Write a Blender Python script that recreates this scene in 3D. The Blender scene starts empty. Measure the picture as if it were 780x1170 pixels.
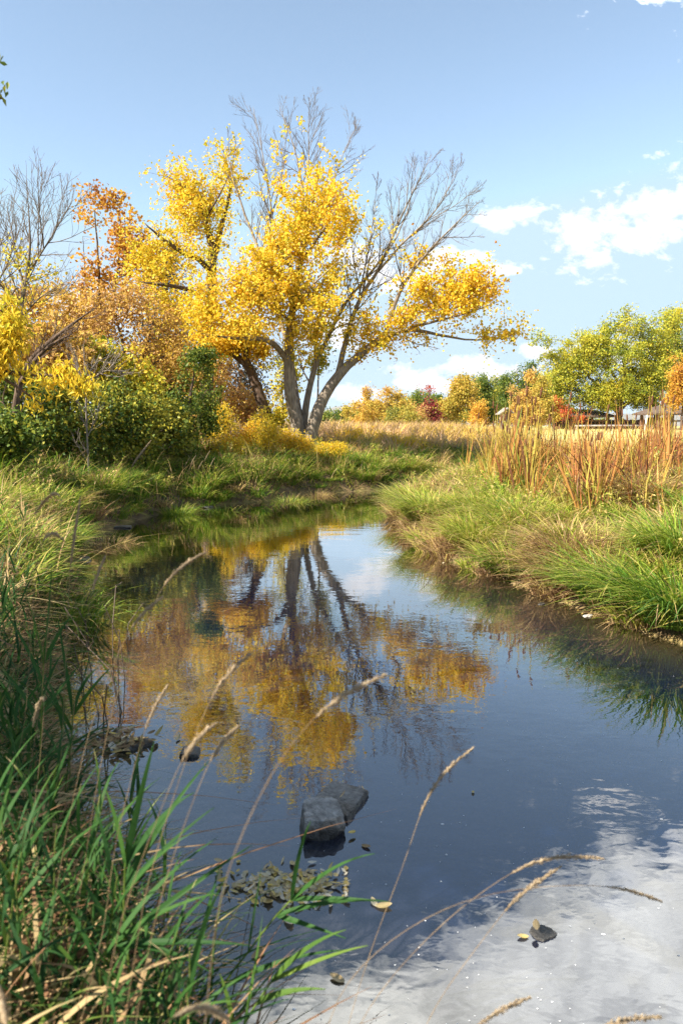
import bpy, math
import numpy as np
from mathutils import Vector

SC = bpy.context.scene
COL = SC.collection
RNG = np.random.default_rng(11)
TAU = 2 * math.pi

# ---------------------------------------------------------------- camera geometry
CAM_Z, F, CX, CY = 2.0, 780.0, 390.0, 585.0
PITCH = math.radians(7.1)
SUN_AZ, SUN_EL = math.radians(-122), math.radians(41)      # azimuth measured from +Y towards +X
SUN_DIR = np.array([math.cos(SUN_EL) * math.sin(SUN_AZ), math.cos(SUN_EL) * math.cos(SUN_AZ), math.sin(SUN_EL)])


def ray(px, py):
    a, b = (px - CX) / F, (CY - py) / F
    return np.array([a, math.cos(PITCH) + b * math.sin(PITCH), -math.sin(PITCH) + b * math.cos(PITCH)])


def at(px, py, Y):
    """the point at horizontal distance Y ahead that the photo shows at (px, py)"""
    r = ray(px, py)
    return np.array([0, 0, CAM_Z]) + r * (Y / r[1])


def on_water(px, py, z=0.0):
    r = ray(px, py)
    return np.array([0, 0, CAM_Z]) + r * ((z - CAM_Z) / r[2])


# ---------------------------------------------------------------- water outline and terrain
LEFT = [(9, -4.5), (4, -1.6), (1.5, 0.3), (0.05, 1.2), (-0.62, 2.1), (-1.22, 3.0), (-1.85, 4.1), (-2.35, 5.4)]
LEFT += [tuple(on_water(*p)[:2]) for p in [(96, 700), (62, 650), (85, 625), (118, 607), (165, 592), (215, 582),
                                           (262, 576), (300, 573), (345, 566), (400, 562), (470, 557)]]
LEFT += [(6, 25.5), (14, 30), (30, 36), (70, 50)]
RIGHT = [(70, 46), (30, 32), (14, 26), (7, 22.5), (3.6, 20.6), (1.9, 18.8)]
RIGHT += [tuple(on_water(*p)[:2]) for p in [(448, 579), (452, 592), (462, 606), (480, 622), (510, 640), (545, 653),
                                            (580, 664), (620, 680), (665, 697), (715, 716), (780, 738)]]
RIGHT += [(4.6, 4.9), (6.5, 2.5), (9.5, -0.5), (12, -4.5)]
POLY = np.array(LEFT + RIGHT)


def seg_dist(P, line):
    P = P[:, None, :]
    A = np.array(line[:-1])[None]
    B = np.array(line[1:])[None]
    AB = B - A
    t = np.clip(((P - A) * AB).sum(-1) / (AB ** 2).sum(-1), 0, 1)
    return np.sqrt((((A + AB * t[..., None]) - P) ** 2).sum(-1).min(1))


def inside(P):
    x, y = P[:, 0], P[:, 1]
    c = np.zeros(len(P), bool)
    n = len(POLY)
    for i in range(n):
        x1, y1 = POLY[i]
        x2, y2 = POLY[(i + 1) % n]
        if y1 == y2:
            continue
        m = ((y1 > y) != (y2 > y)) & (x < (x2 - x1) * (y - y1) / (y2 - y1) + x1)
        c ^= m
    return c


_W = [(0.9, 0.4, 1.3), (-0.5, 1.1, 4.1), (1.7, -1.2, 0.7), (2.6, 1.9, 2.2), (-2.3, 3.1, 5.0), (4.1, -2.7, 3.3)]


def wav(x, y, s=1.0):
    v = 0
    for i, (a, b, c) in enumerate(_W):
        v = v + np.sin((a * x + b * y) * s + c + 0.8 * np.sin((b * x - a * y) * s * 0.6 + i)) / (1 + 0.45 * i)
    return v / 3.3


def noise3(P, s):
    x, y, z = P[:, 0] * s, P[:, 1] * s, P[:, 2] * s
    v = 0
    for i, (a, b, c) in enumerate(_W):
        v = v + np.sin(a * x + b * y + (c - 2.5) * z * 0.8 + c + np.sin(b * x - c * 0.4 * y + a * z + i))
    return v / 3.0


def terr(P):
    """height, signed distance to the waterline, weight of the left side"""
    P = np.asarray(P, float)[:, :2]
    zs, ds, ws = [], [], []
    for k in range(0, len(P), 20000):
        Q = P[k:k + 20000]
        dl, dr = seg_dist(Q, LEFT), seg_dist(Q, RIGHT)
        d = np.minimum(dl, dr)
        ins = inside(Q)
        w = np.clip((dr / (dl + dr + 1e-6) - 0.35) / 0.3, 0, 1)
        w = w * w * (3 - 2 * w)
        near = np.clip(1 - (Q[:, 1] - 1) / 7, 0, 1)
        hb = 1.0 * (1 - w) + (1.25 - 0.45 * near) * w
        edge = 0.10 * (1 - w) + 0.26 * w
        z = edge * (1 - np.exp(-d / 0.22)) + hb * (1 - np.exp(-d / 2.6)) + 0.75 * (1 - np.exp(-d / 45))
        z += 0.05 * wav(Q[:, 0], Q[:, 1], 1.3) * np.clip(d * 2, 0, 1) + 0.03 * wav(Q[:, 0], Q[:, 1], 4.0) * np.clip(d * 3, 0, 1) * np.clip(3 - d / 15, 0, 1)
        z += 0.24 * (wav(Q[:, 0] + 2, Q[:, 1], 1.9)) * (1 - w) * np.clip((d - .25) * 1.5, 0, 1) * np.clip(2 - d / 6, 0, 1)
        dep = -(0.03 + 0.30 * np.clip(d, 0, 0.9) ** 0.8 + 0.22 * np.clip(d - 0.9, 0, 1.6)) + 0.03 * wav(Q[:, 0], Q[:, 1], 2.2) * np.clip(d, 0, 1)
        z = np.where(ins, dep, z + 0.012)
        zs.append(z), ds.append(np.where(ins, -d, d)), ws.append(w)
    return np.concatenate(zs), np.concatenate(ds), np.concatenate(ws)


def gz(x, y):
    return float(terr(np.array([[x, y]]))[0][0])


# ---------------------------------------------------------------- mesh helpers
class MB:
    """collects quads and triangles for ONE mesh object"""
    def __init__(self):
        self.v, self.f, self.t, self.n = [], [], [], 0

    def add(self, v, f, tint=0.5):
        v = np.asarray(v, float)
        f = np.asarray(f, int)
        if f.shape[1] == 3:
            f = np.concatenate([f, np.full((len(f), 1), -1)], 1)
        self.v.append(v)
        self.f.append(np.where(f >= 0, f + self.n, -1))
        self.t.append(np.broadcast_to(np.asarray(tint, float), (len(v),)))
        self.n += len(v)

    def tube(self, pts, rad, sides=6, tint=0.5, cap=True):
        P = np.asarray(pts, float)
        R = np.broadcast_to(np.asarray(rad, float), (len(P),))
        T = np.gradient(P, axis=0)
        T /= np.linalg.norm(T, axis=1)[:, None] + 1e-9
        ref = np.array([1.0, 0.13, 0.07]) if abs(T[:, 0]).mean() < 0.8 else np.array([0.1, 1.0, 0.05])
        A = np.cross(T, ref)
        A /= np.linalg.norm(A, axis=1)[:, None] + 1e-9
        B = np.cross(T, A)
        an = np.arange(sides) * TAU / sides
        V = P[:, None] + R[:, None, None] * (A[:, None] * np.cos(an)[None, :, None] + B[:, None] * np.sin(an)[None, :, None])
        n = len(P)
        i = np.arange(n - 1)[:, None] * sides
        j = np.arange(sides)[None]
        k = (j + 1) % sides
        f = np.stack([i + j, i + k, i + sides + k, i + sides + j], -1).reshape(-1, 4)
        v = V.reshape(-1, 3)
        if cap:
            v = np.concatenate([v, P[-1:], P[:1]])
            e = (n - 1) * sides
            q = np.arange(sides)
            c1 = np.stack([e + q, e + (q + 1) % sides, np.full(sides, n * sides), np.full(sides, -1)], -1)
            c0 = np.stack([(q + 1) % sides, q, np.full(sides, n * sides + 1), np.full(sides, -1)], -1)
            f = np.concatenate([f, c1, c0])
            f4 = f
            v_ = np.asarray(v)
            self.v.append(v_)
            self.f.append(np.where(f4 >= 0, f4 + self.n, -1))
            self.t.append(np.broadcast_to(np.asarray(tint, float), (len(v_),)))
            self.n += len(v_)
        else:
            self.add(v, f, tint)

    def box(self, x0, x1, y0, y1, z0, z1, tint=0.5):
        v = [(x, y, z) for z in (z0, z1) for y in (y0, y1) for x in (x0, x1)]
        self.add(v, [(0, 2, 3, 1), (4, 5, 7, 6), (0, 1, 5, 4), (2, 6, 7, 3), (0, 4, 6, 2), (1, 3, 7, 5)], tint)

    def leaves(self, C, size, tint, rng, aspect=0.75, up=0.25, hang=0.0, fold=0.12):
        n = len(C)
        nrm = rng.normal(size=(n, 3))
        nrm[:, 2] = np.abs(nrm[:, 2]) * (0.6 + up) + up
        nrm /= np.linalg.norm(nrm, axis=1)[:, None]
        a = rng.normal(size=(n, 3))
        a[:, 2] -= hang
        a -= nrm * (a * nrm).sum(1)[:, None] * (1.0 if hang == 0 else 0.5)
        a /= np.linalg.norm(a, axis=1)[:, None] + 1e-9
        b = np.cross(nrm, a)
        b /= np.linalg.norm(b, axis=1)[:, None] + 1e-9
        s = np.broadcast_to(np.asarray(size, float), (n,))[:, None]
        v0, v2 = C - a * s * 0.5, C + a * s * 0.5
        m = C - a * s * 0.08 + nrm * s * fold
        v1, v3 = m + b * s * aspect * 0.5, m - b * s * aspect * 0.5
        V = np.stack([v0, v1, v2, v3], 1).reshape(-1, 3)
        q = np.arange(n)[:, None] * 4 + np.arange(4)[None]
        self.add(V, q, np.repeat(np.broadcast_to(tint, (n,)), 4))

    def blades(self, root, h, w, az, lean, droop, tint, segs=4, rng=None, twist=0.6, base_w=0.55):
        """arching grass blades; root (n,3), the rest arrays of n"""
        n = len(root)
        t = np.linspace(0, 1, segs + 1)[None, :]
        d = np.stack([np.cos(az), np.sin(az), 0 * az], -1)
        hor = h[:, None] * (lean[:, None] * t + droop[:, None] * t ** 2.2)
        ver = h[:, None] * (t * np.sqrt(np.clip(1 - lean ** 2, 0.05, 1))[:, None] - 0.62 * droop[:, None] * t ** 2.6)
        C = root[:, None] + d[:, None] * hor[..., None]
        C[..., 2] += ver
        tw = az + math.pi / 2 + (rng.normal(size=n) * twist if rng is not None else 0)
        sd = np.stack([np.cos(tw), np.sin(tw), 0 * tw], -1)
        prof = np.minimum(base_w + t * 2.0, 1.0) * np.clip((1 - t) * 1.9, 0.04, 1) ** 0.8
        hw = 0.5 * w[:, None] * prof
        L = C + sd[:, None] * hw[..., None]
        Rr = C - sd[:, None] * hw[..., None]
        V = np.stack([L, Rr], 2).reshape(n, -1, 3)
        m = (segs + 1) * 2
        k = np.arange(segs) * 2
        f = np.stack([k, k + 1, k + 3, k + 2], -1)[None] + (np.arange(n) * m)[:, None, None]
        tb = (rng.random(n) < .45) * rng.random(n) * .75 if rng is not None else np.zeros(n)
        tt = np.clip(tint[:, None] + tb[:, None] * np.clip((t - .45) / .5, 0, 1), 0, 1)
        self.add(V.reshape(-1, 3), f.reshape(-1, 4), np.repeat(tt, 2, axis=1).reshape(-1))

    def mesh(self, name, smooth=False):
        me = bpy.data.meshes.new(name)
        if not self.v:
            return me
        V = np.concatenate(self.v)
        Fc = np.concatenate(self.f)
        T = np.concatenate(self.t)
        tri = Fc[:, 3] < 0
        cnt = np.where(tri, 3, 4)
        loops = Fc.reshape(-1)
        loops = loops[loops >= 0]
        me.vertices.add(len(V))
        me.vertices.foreach_set('co', V.astype(np.float32).ravel())
        me.loops.add(len(loops))
        me.loops.foreach_set('vertex_index', loops.astype(np.int32))
        me.polygons.add(len(Fc))
        st = np.concatenate([[0], np.cumsum(cnt)[:-1]])
        me.polygons.foreach_set('loop_start', st.astype(np.int32))
        me.polygons.foreach_set('use_smooth', np.full(len(Fc), smooth))
        a = me.attributes.new('tint', 'FLOAT', 'POINT')
        a.data.foreach_set('value', T.astype(np.float32))
        me.update(calc_edges=True)
        return me


def obj(name, mb, mat, parent=None, smooth=False):
    me = mb.mesh(name, smooth) if isinstance(mb, MB) else mb
    o = bpy.data.objects.new(name, me)
    COL.objects.link(o)
    if mat is not None and not me.materials:
        me.materials.append(mat)
    if parent is not None:
        o.parent = parent
    return o


def tag(o, label=None, cat=None, group=None, kind=None):
    for k, v in (('label', label), ('category', cat), ('group', group), ('kind', kind)):
        if v:
            o[k] = v
    return o


def thing(name, label, cat, loc=(0, 0, 0), rz=0, group=None):
    o = bpy.data.objects.new(name, None)
    o.empty_display_size = 0.2
    COL.objects.link(o)
    o.location = loc
    o.rotation_euler = (0, 0, rz)
    return tag(o, label, cat, group)


KIDS = {}


def dup(root, loc, rz=0, sc=1.0, label=None, group=None, tilt=(0, 0)):
    r = root.copy()
    COL.objects.link(r)
    r.location = loc
    r.rotation_euler = (tilt[0], tilt[1], rz)
    r.scale = (sc, sc, sc)
    if label:
        r['label'] = label
    if group:
        r['group'] = group
    if root.name not in KIDS:
        KIDS[root.name] = [(c, list(c.children)) for c in root.children]
    for c, subs in KIDS[root.name]:
        k = c.copy()
        COL.objects.link(k)
        k.parent = r
        for s in subs:
            q = s.copy()
            COL.objects.link(q)
            q.parent = k
    return r


# ---------------------------------------------------------------- materials
class NT:
    def __init__(self, mat):
        self.t = mat.node_tree
        self.t.nodes.clear()

    def n(self, typ, **kw):
        nd = self.t.nodes.new('ShaderNode' + typ)
        for k, v in kw.items():
            if k in nd.inputs.keys():
                nd.inputs[k].default_value = v
            else:
                setattr(nd, k, v)
        return nd

    def l(self, a, b):
        self.t.links.new(a, b)

    def ramp(self, fac, stops, interp='LINEAR'):
        r = self.n('ValToRGB')
        r.color_ramp.interpolation = interp
        el = r.color_ramp.elements
        while len(el) < len(stops):
            el.new(0.5)
        for e, (p, c) in zip(el, stops):
            e.position = p
            e.color = (*c, 1)
        self.l(fac, r.inputs[0])
        return r.outputs[0]

    def math(self, op, a, b=None, c=None, clamp=False):
        m = self.n('Math', operation=op, use_clamp=clamp)
        for i, x in enumerate((a, b, c)):
            if x is None:
                continue
            if isinstance(x, (int, float)):
                m.inputs[i].default_value = x
            else:
                self.l(x, m.inputs[i])
        return m.outputs[0]

    def mix(self, fac, a, b, blend='MIX'):
        m = self.n('Mix', data_type='RGBA', blend_type=blend)
        for s, x in ((m.inputs[0], fac), (m.inputs[6], a), (m.inputs[7], b)):
            if isinstance(x, (int, float)):
                s.default_value = x
            elif isinstance(x, tuple):
                s.default_value = (*x, 1)
            else:
                self.l(x, s)
        return m.outputs[2]

    def out(self, sh):
        o = self.n('OutputMaterial')
        self.l(sh, o.inputs[0])
        return o


def mat(name):
    m = bpy.data.materials.new(name)
    m.use_nodes = True
    return m, NT(m)


def leaf_mat(name, stops, trans=0.4, rough=0.5, spec=0.25):
    m, t = mat(name)
    a = t.n('Attribute', attribute_name='tint')
    no = t.n('TexNoise', Scale=9.0, Detail=2.0)
    co = t.n('TexCoord')
    t.l(co.outputs['Object'], no.inputs['Vector'])
    f = t.math('ADD', a.outputs['Fac'], t.math('MULTIPLY', t.math('SUBTRACT', no.outputs[0], 0.5), 0.22), clamp=True)
    c = t.ramp(f, stops)
    p = t.n('BsdfPrincipled', Roughness=rough)
    p.inputs['Specular IOR Level'].default_value = spec
    t.l(c, p.inputs['Base Color'])
    tr = t.n('BsdfTranslucent')
    t.l(c, tr.inputs['Color'])
    mx = t.n('MixShader', Fac=trans)
    t.l(p.outputs[0], mx.inputs[1])
    t.l(tr.outputs[0], mx.inputs[2])
    t.out(mx.outputs[0])
    return m


def bark_mat(name, c0, c1, scale=3.0, stretch=0.18, bump=0.6):
    m, t = mat(name)
    co = t.n('TexCoord')
    mp = t.n('Mapping')
    mp.inputs['Scale'].default_value = (1, 1, stretch)
    t.l(co.outputs['Object'], mp.inputs[0])
    n1 = t.n('TexNoise', Scale=scale * 6, Detail=6.0, Roughness=0.65)
    t.l(mp.outputs[0], n1.inputs['Vector'])
    n2 = t.n('TexNoise', Scale=scale * 0.5, Detail=3.0)
    t.l(co.outputs['Object'], n2.inputs['Vector'])
    f = t.math('ADD', t.math('MULTIPLY', n1.outputs[0], 0.75), t.math('MULTIPLY', n2.outputs[0], 0.3))
    c = t.ramp(f, [(0.36, c0), (0.66, c1)])
    p = t.n('BsdfPrincipled', Roughness=0.9)
    p.inputs['Specular IOR Level'].default_value = 0.15
    t.l(c, p.inputs['Base Color'])
    b = t.n('Bump', Strength=bump, Distance=0.05)
    t.l(n1.outputs[0], b.inputs['Height'])
    t.l(b.outputs[0], p.inputs['Normal'])
    t.out(p.outputs[0])
    return m


def plain_mat(name, c0, c1, scale=8.0, rough=0.8, bump=0.2, stretch=(1, 1, 1), spec=0.3):
    m, t = mat(name)
    co = t.n('TexCoord')
    mp = t.n('Mapping')
    mp.inputs['Scale'].default_value = stretch
    t.l(co.outputs['Object'], mp.inputs[0])
    n1 = t.n('TexNoise', Scale=scale, Detail=6.0, Roughness=0.6)
    t.l(mp.outputs[0], n1.inputs['Vector'])
    c = t.ramp(n1.outputs[0], [(0.33, c0), (0.67, c1)])
    p = t.n('BsdfPrincipled', Roughness=rough)
    p.inputs['Specular IOR Level'].default_value = spec
    t.l(c, p.inputs['Base Color'])
    b = t.n('Bump', Strength=bump, Distance=0.03)
    t.l(n1.outputs[0], b.inputs['Height'])
    t.l(b.outputs[0], p.inputs['Normal'])
    t.out(p.outputs[0])
    return m


M = {}
M['gold'] = leaf_mat('golden_leaf', [(0.0, (0.42, 0.42, 0.04)), (0.22, (0.70, 0.56, 0.05)), (0.6, (0.82, 0.57, 0.045)), (0.85, (0.78, 0.43, 0.035)), (1.0, (0.50, 0.22, 0.03))], 0.5)
M['lime'] = leaf_mat('yellow_green_leaf', [(0.0, (0.10, 0.17, 0.02)), (0.45, (0.46, 0.46, 0.05)), (0.8, (0.66, 0.54, 0.05)), (1.0, (0.70, 0.45, 0.04))], 0.45)
M['rust'] = leaf_mat('rust_leaf', [(0.0, (0.16, 0.05, 0.02)), (0.35, (0.36, 0.14, 0.03)), (0.7, (0.56, 0.28, 0.045)), (1.0, (0.68, 0.45, 0.06))], 0.4)
M['tan'] = leaf_mat('tan_leaf', [(0.0, (0.22, 0.13, 0.07)), (0.35, (0.42, 0.24, 0.10)), (0.7, (0.58, 0.36, 0.10)), (1.0, (0.62, 0.44, 0.08))], 0.4)
M['green'] = leaf_mat('dark_green_leaf', [(0.0, (0.02, 0.05, 0.014)), (0.45, (0.06, 0.115, 0.022)), (0.75, (0.17, 0.22, 0.03)), (1.0, (0.42, 0.36, 0.04))], 0.3)
M['mid'] = leaf_mat('mid_green_leaf', [(0.0, (0.05, 0.10, 0.02)), (0.45, (0.13, 0.19, 0.03)), (0.8, (0.33, 0.34, 0.04)), (1.0, (0.52, 0.42, 0.04))], 0.4)
M['wine'] = leaf_mat('wine_leaf', [(0.0, (0.08, 0.012, 0.02)), (0.6, (0.24, 0.03, 0.035)), (1.0, (0.42, 0.10, 0.05))], 0.35)
M['red'] = leaf_mat('red_leaf', [(0.0, (0.28, 0.05, 0.02)), (0.6, (0.58, 0.14, 0.05)), (1.0, (0.68, 0.28, 0.06))], 0.4)
M['amber'] = leaf_mat('amber_leaf', [(0.0, (0.20, 0.22, 0.04)), (0.35, (0.46, 0.38, 0.06)), (0.7, (0.60, 0.40, 0.07)), (1.0, (0.52, 0.27, 0.06))], 0.4)
M['conifer'] = leaf_mat('dark_needle', [(0.0, (0.02, 0.03, 0.02)), (0.6, (0.06, 0.06, 0.035)), (1.0, (0.13, 0.08, 0.04))], 0.15)
# grass: 0 deep green, .4 fresh green, .65 yellow, 0.85 straw, 1 brown
M['grass'] = leaf_mat('grass_blade', [(0.0, (0.035, 0.09, 0.018)), (0.25, (0.11, 0.23, 0.025)), (0.5, (0.34, 0.40, 0.045)), (0.72, (0.58, 0.45, 0.13)), (0.88, (0.58, 0.40, 0.20)), (1.0, (0.26, 0.15, 0.08))], 0.4, 0.45)
M['reed'] = leaf_mat('reed_blade', [(0.0, (0.016, 0.05, 0.018)), (0.35, (0.038, 0.105, 0.022)), (0.6, (0.13, 0.20, 0.035)), (0.8, (0.50, 0.38, 0.19)), (1.0, (0.30, 0.16, 0.085))], 0.35, 0.6, 0.15)
M['dry'] = leaf_mat('dry_reed_blade', [(0.0, (0.16, 0.24, 0.035)), (0.3, (0.48, 0.38, 0.07)), (0.6, (0.48, 0.23, 0.065)), (0.85, (0.38, 0.14, 0.05)), (1.0, (0.19, 0.085, 0.045))], 0.35, 0.55)
M['meadow'] = leaf_mat('meadow_blade', [(0.0, (0.20, 0.20, 0.04)), (0.3, (0.62, 0.42, 0.06)), (0.6, (0.58, 0.40, 0.17)), (0.85, (0.56, 0.38, 0.25)), (1.0, (0.36, 0.20, 0.12))], 0.4, 0.6)
M['seed'] = leaf_mat('seed_head', [(0.0, (0.19, 0.13, 0.08)), (0.5, (0.36, 0.27, 0.165)), (1.0, (0.48, 0.38, 0.25))], 0.3, 0.8)
M['stem'] = plain_mat('dry_grass_stem', (0.13, 0.085, 0.045), (0.26, 0.18, 0.09), 12, 0.8, 0.1)
M['brown'] = plain_mat('cattail_head_brown', (0.075, 0.030, 0.014), (0.14, 0.06, 0.025), 40, 0.95, 0.3)
M['bark'] = bark_mat('cottonwood_bark', (0.09, 0.068, 0.05), (0.34, 0.285, 0.225))
M['deadbark'] = bark_mat('bare_branch_bark', (0.07, 0.055, 0.045), (0.20, 0.165, 0.135), 3, 0.2, 0.4)
M['darkbark'] = bark_mat('dark_bark', (0.045, 0.03, 0.022), (0.16, 0.11, 0.08))
M['twig'] = plain_mat('twig_bark', (0.10, 0.07, 0.05), (0.20, 0.15, 0.11), 6, 0.9, 0.2)
M['greytwig'] = plain_mat('grey_twig_bark', (0.13, 0.11, 0.09), (0.28, 0.23, 0.19), 6, 0.9, 0.2)
M['wood'] = plain_mat('weathered_wood', (0.10, 0.055, 0.035), (0.22, 0.13, 0.085), 5, 0.85, 0.3, (1, 1, 0.15))
M['greywood'] = plain_mat('grey_weathered_wood', (0.16, 0.14, 0.13), (0.36, 0.32, 0.29), 5, 0.85, 0.3, (1, 1, 0.15))
M['shingle'] = plain_mat('wood_shingle', (0.06, 0.042, 0.034), (0.145, 0.105, 0.085), 7, 0.9, 0.6, (1, 1, 4))
M['pale'] = plain_mat('pale_paint', (0.55, 0.50, 0.45), (0.72, 0.68, 0.62), 4, 0.7, 0.1)
M['foam'] = plain_mat('foam', (0.65, 0.66, 0.68), (0.85, 0.85, 0.86), 10, 0.6, 0.1)
M['litter'] = leaf_mat('fallen_leaf', [(0.0, (0.12, 0.065, 0.035)), (0.35, (0.36, 0.24, 0.11)), (0.65, (0.55, 0.44, 0.25)), (0.85, (0.62, 0.45, 0.10)), (1.0, (0.60, 0.55, 0.45))], 0.25, 0.5)


def rock_mat():
    m, t = mat('river_rock')
    co = t.n('TexCoord')
    g = t.n('NewGeometry')
    sep = t.n('SeparateXYZ')
    t.l(g.outputs['Position'], sep.inputs[0])
    n1 = t.n('TexNoise', Scale=14.0, Detail=9.0, Roughness=0.7)
    n2 = t.n('TexNoise', Scale=5.0, Detail=4.0)
    vo = t.n('TexVoronoi', Scale=9.0, feature='DISTANCE_TO_EDGE')
    for x in (n1, n2, vo):
        t.l(co.outputs['Object'], x.inputs['Vector'])
    c = t.ramp(n1.outputs[0], [(0.3, (0.09, 0.082, 0.075)), (0.5, (0.25, 0.235, 0.22)), (0.72, (0.46, 0.44, 0.41))])
    c = t.mix(t.math('GREATER_THAN', n2.outputs[0], 0.56), c, t.mix(0.5, c, (0.16, 0.12, 0.08)))
    wet = t.math('MULTIPLY', t.math('SUBTRACT', t.math('ADD', 0.06, t.math('MULTIPLY', t.math('SUBTRACT', n2.outputs[0], 0.5), 0.10)), sep.outputs[2]), 30, clamp=True)
    c = t.mix(wet, c, t.mix(0.82, c, (0.012, 0.011, 0.010)))
    p = t.n('BsdfPrincipled')
    t.l(c, p.inputs['Base Color'])
    t.l(t.math('SUBTRACT', 0.85, t.math('MULTIPLY', wet, 0.45)), p.inputs['Roughness'])
    b = t.n('Bump', Strength=0.7, Distance=0.03)
    t.l(t.math('ADD', n1.outputs[0], t.math('MULTIPLY', t.math('MINIMUM', vo.outputs[0], 0.1), 2.0)), b.inputs['Height'])
    t.l(b.outputs[0], p.inputs['Normal'])
    t.out(p.outputs[0])
    return m


M['rock'] = rock_mat()


def ground_mat():
    m, t = mat('ground_soil')
    a = t.n('Attribute', attribute_name='tint')
    co = t.n('TexCoord')
    n1 = t.n('TexNoise', Scale=2.2, Detail=8.0, Roughness=0.65)
    n2 = t.n('TexNoise', Scale=26.0, Detail=5.0, Roughness=0.7)
    n3 = t.n('TexNoise', Scale=0.12, Detail=5.0, Roughness=0.6)
    for x in (n1, n2, n3):
        t.l(co.outputs['Object'], x.inputs['Vector'])
    bed = t.ramp(n2.outputs[0], [(0.3, (0.016, 0.014, 0.012)), (0.55, (0.035, 0.03, 0.024)), (0.75, (0.075, 0.062, 0.045))])
    sand = t.ramp(n2.outputs[0], [(0.3, (0.16, 0.125, 0.045)), (0.55, (0.33, 0.26, 0.09)), (0.75, (0.46, 0.38, 0.17))])
    bed = t.mix(t.math('ADD', 1.0, t.math('MULTIPLY', a.outputs['Fac'], 1.6), clamp=True), bed, sand)
    soil = t.ramp(n1.outputs[0], [(0.3, (0.06, 0.045, 0.028)), (0.5, (0.16, 0.11, 0.06)), (0.7, (0.30, 0.20, 0.10))])
    soil = t.mix(t.math('MULTIPLY', n2.outputs[0], 0.6), soil, (0.14, 0.095, 0.06))
    mea = t.ramp(n3.outputs[0], [(0.32, (0.30, 0.25, 0.07)), (0.5, (0.46, 0.34, 0.14)), (0.68, (0.42, 0.27, 0.13))])
    mea = t.mix(t.math('MULTIPLY', n1.outputs[0], 0.5), mea, (0.36, 0.29, 0.10))
    lawn = t.ramp(n3.outputs[0], [(0.3, (0.30, 0.30, 0.08)), (0.6, (0.52, 0.42, 0.17))])
    s = lambda lo: t.math('MULTIPLY', t.math('SUBTRACT', a.outputs['Fac'], lo), 4.0, clamp=True)
    c = t.mix(s(0.0), bed, soil)
    c = t.mix(s(0.35), c, mea)
    c = t.mix(s(0.7), c, lawn)
    p = t.n('BsdfPrincipled', Roughness=0.95)
    p.inputs['Specular IOR Level'].default_value = 0.1
    t.l(c, p.inputs['Base Color'])
    b = t.n('Bump', Strength=0.6, Distance=0.04)
    t.l(t.math('ADD', n2.outputs[0], n1.outputs[0]), b.inputs['Height'])
    t.l(b.outputs[0], p.inputs['Normal'])
    t.out(p.outputs[0])
    return m


def water_mat():
    m, t = mat('stream_water')
    co = t.n('TexCoord')
    mp = t.n('Mapping')
    mp.inputs['Scale'].default_value = (0.75, 1.25, 1)
    mp.inputs['Rotation'].default_value = (0, 0, math.radians(14))
    t.l(co.outputs['Object'], mp.inputs[0])
    n0 = t.n('TexNoise', Scale=0.7, Detail=2.0)
    n1 = t.n('TexNoise', Scale=3.2, Detail=2.0, Roughness=0.5, Distortion=0.6)
    n2 = t.n('TexNoise', Scale=11.0, Detail=2.0, Roughness=0.5, Distortion=0.4)
    n3 = t.n('TexNoise', Scale=34.0, Detail=1.0)
    for x in (n0, n1, n2, n3):
        t.l(mp.outputs[0], x.inputs['Vector'])
    h = t.math('ADD', t.math('MULTIPLY', n1.outputs[0], 1.0), t.math('MULTIPLY', n2.outputs[0], 0.42))
    h = t.math('ADD', h, t.math('MULTIPLY', n3.outputs[0], 0.035))
    # ruffled and calm patches
    amp = t.math('ADD', 0.35, t.math('MULTIPLY', t.math('SUBTRACT', n0.outputs[0], 0.42), 3.2, clamp=True))
    h = t.math('MULTIPLY', h, amp)
    b = t.n('Bump', Strength=1.0, Distance=WAVE)
    t.l(h, b.inputs['Height'])
    fr = t.n('Fresnel', IOR=2.2)
    t.l(b.outputs[0], fr.inputs['Normal'])
    gl = t.n('BsdfGlossy', Roughness=0.012)
    t.l(b.outputs[0], gl.inputs['Normal'])
    tr = t.n('BsdfTransparent')
    tr.inputs[0].default_value = (0.66, 0.66, 0.54, 1)
    # diffuse blue base, with brown silt mixed in where the tint is high
    df = t.n('BsdfDiffuse')
    at_ = t.n('Attribute', attribute_name='tint')
    t.l(t.mix(at_.outputs['Fac'], (0.008, 0.034, 0.125), (0.17, 0.135, 0.045)), df.inputs[0])
    m1 = t.n('MixShader')
    t.l(t.math('ADD', 0.20, t.math('MULTIPLY', at_.outputs['Fac'], 0.28)), m1.inputs[0])
    t.l(tr.outputs[0], m1.inputs[1])
    t.l(df.outputs[0], m1.inputs[2])
    m2 = t.n('MixShader')
    t.l(t.math('MULTIPLY', fr.outputs[0], t.math('ADD', 0.95, t.math('MULTIPLY', fr.outputs[0], 3.3)), clamp=True), m2.inputs[0])
    t.l(m1.outputs[0], m2.inputs[1])
    t.l(gl.outputs[0], m2.inputs[2])
    t.out(m2.outputs[0])
    return m


WAVE = 0.0021
HAZE = 0.00006

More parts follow.
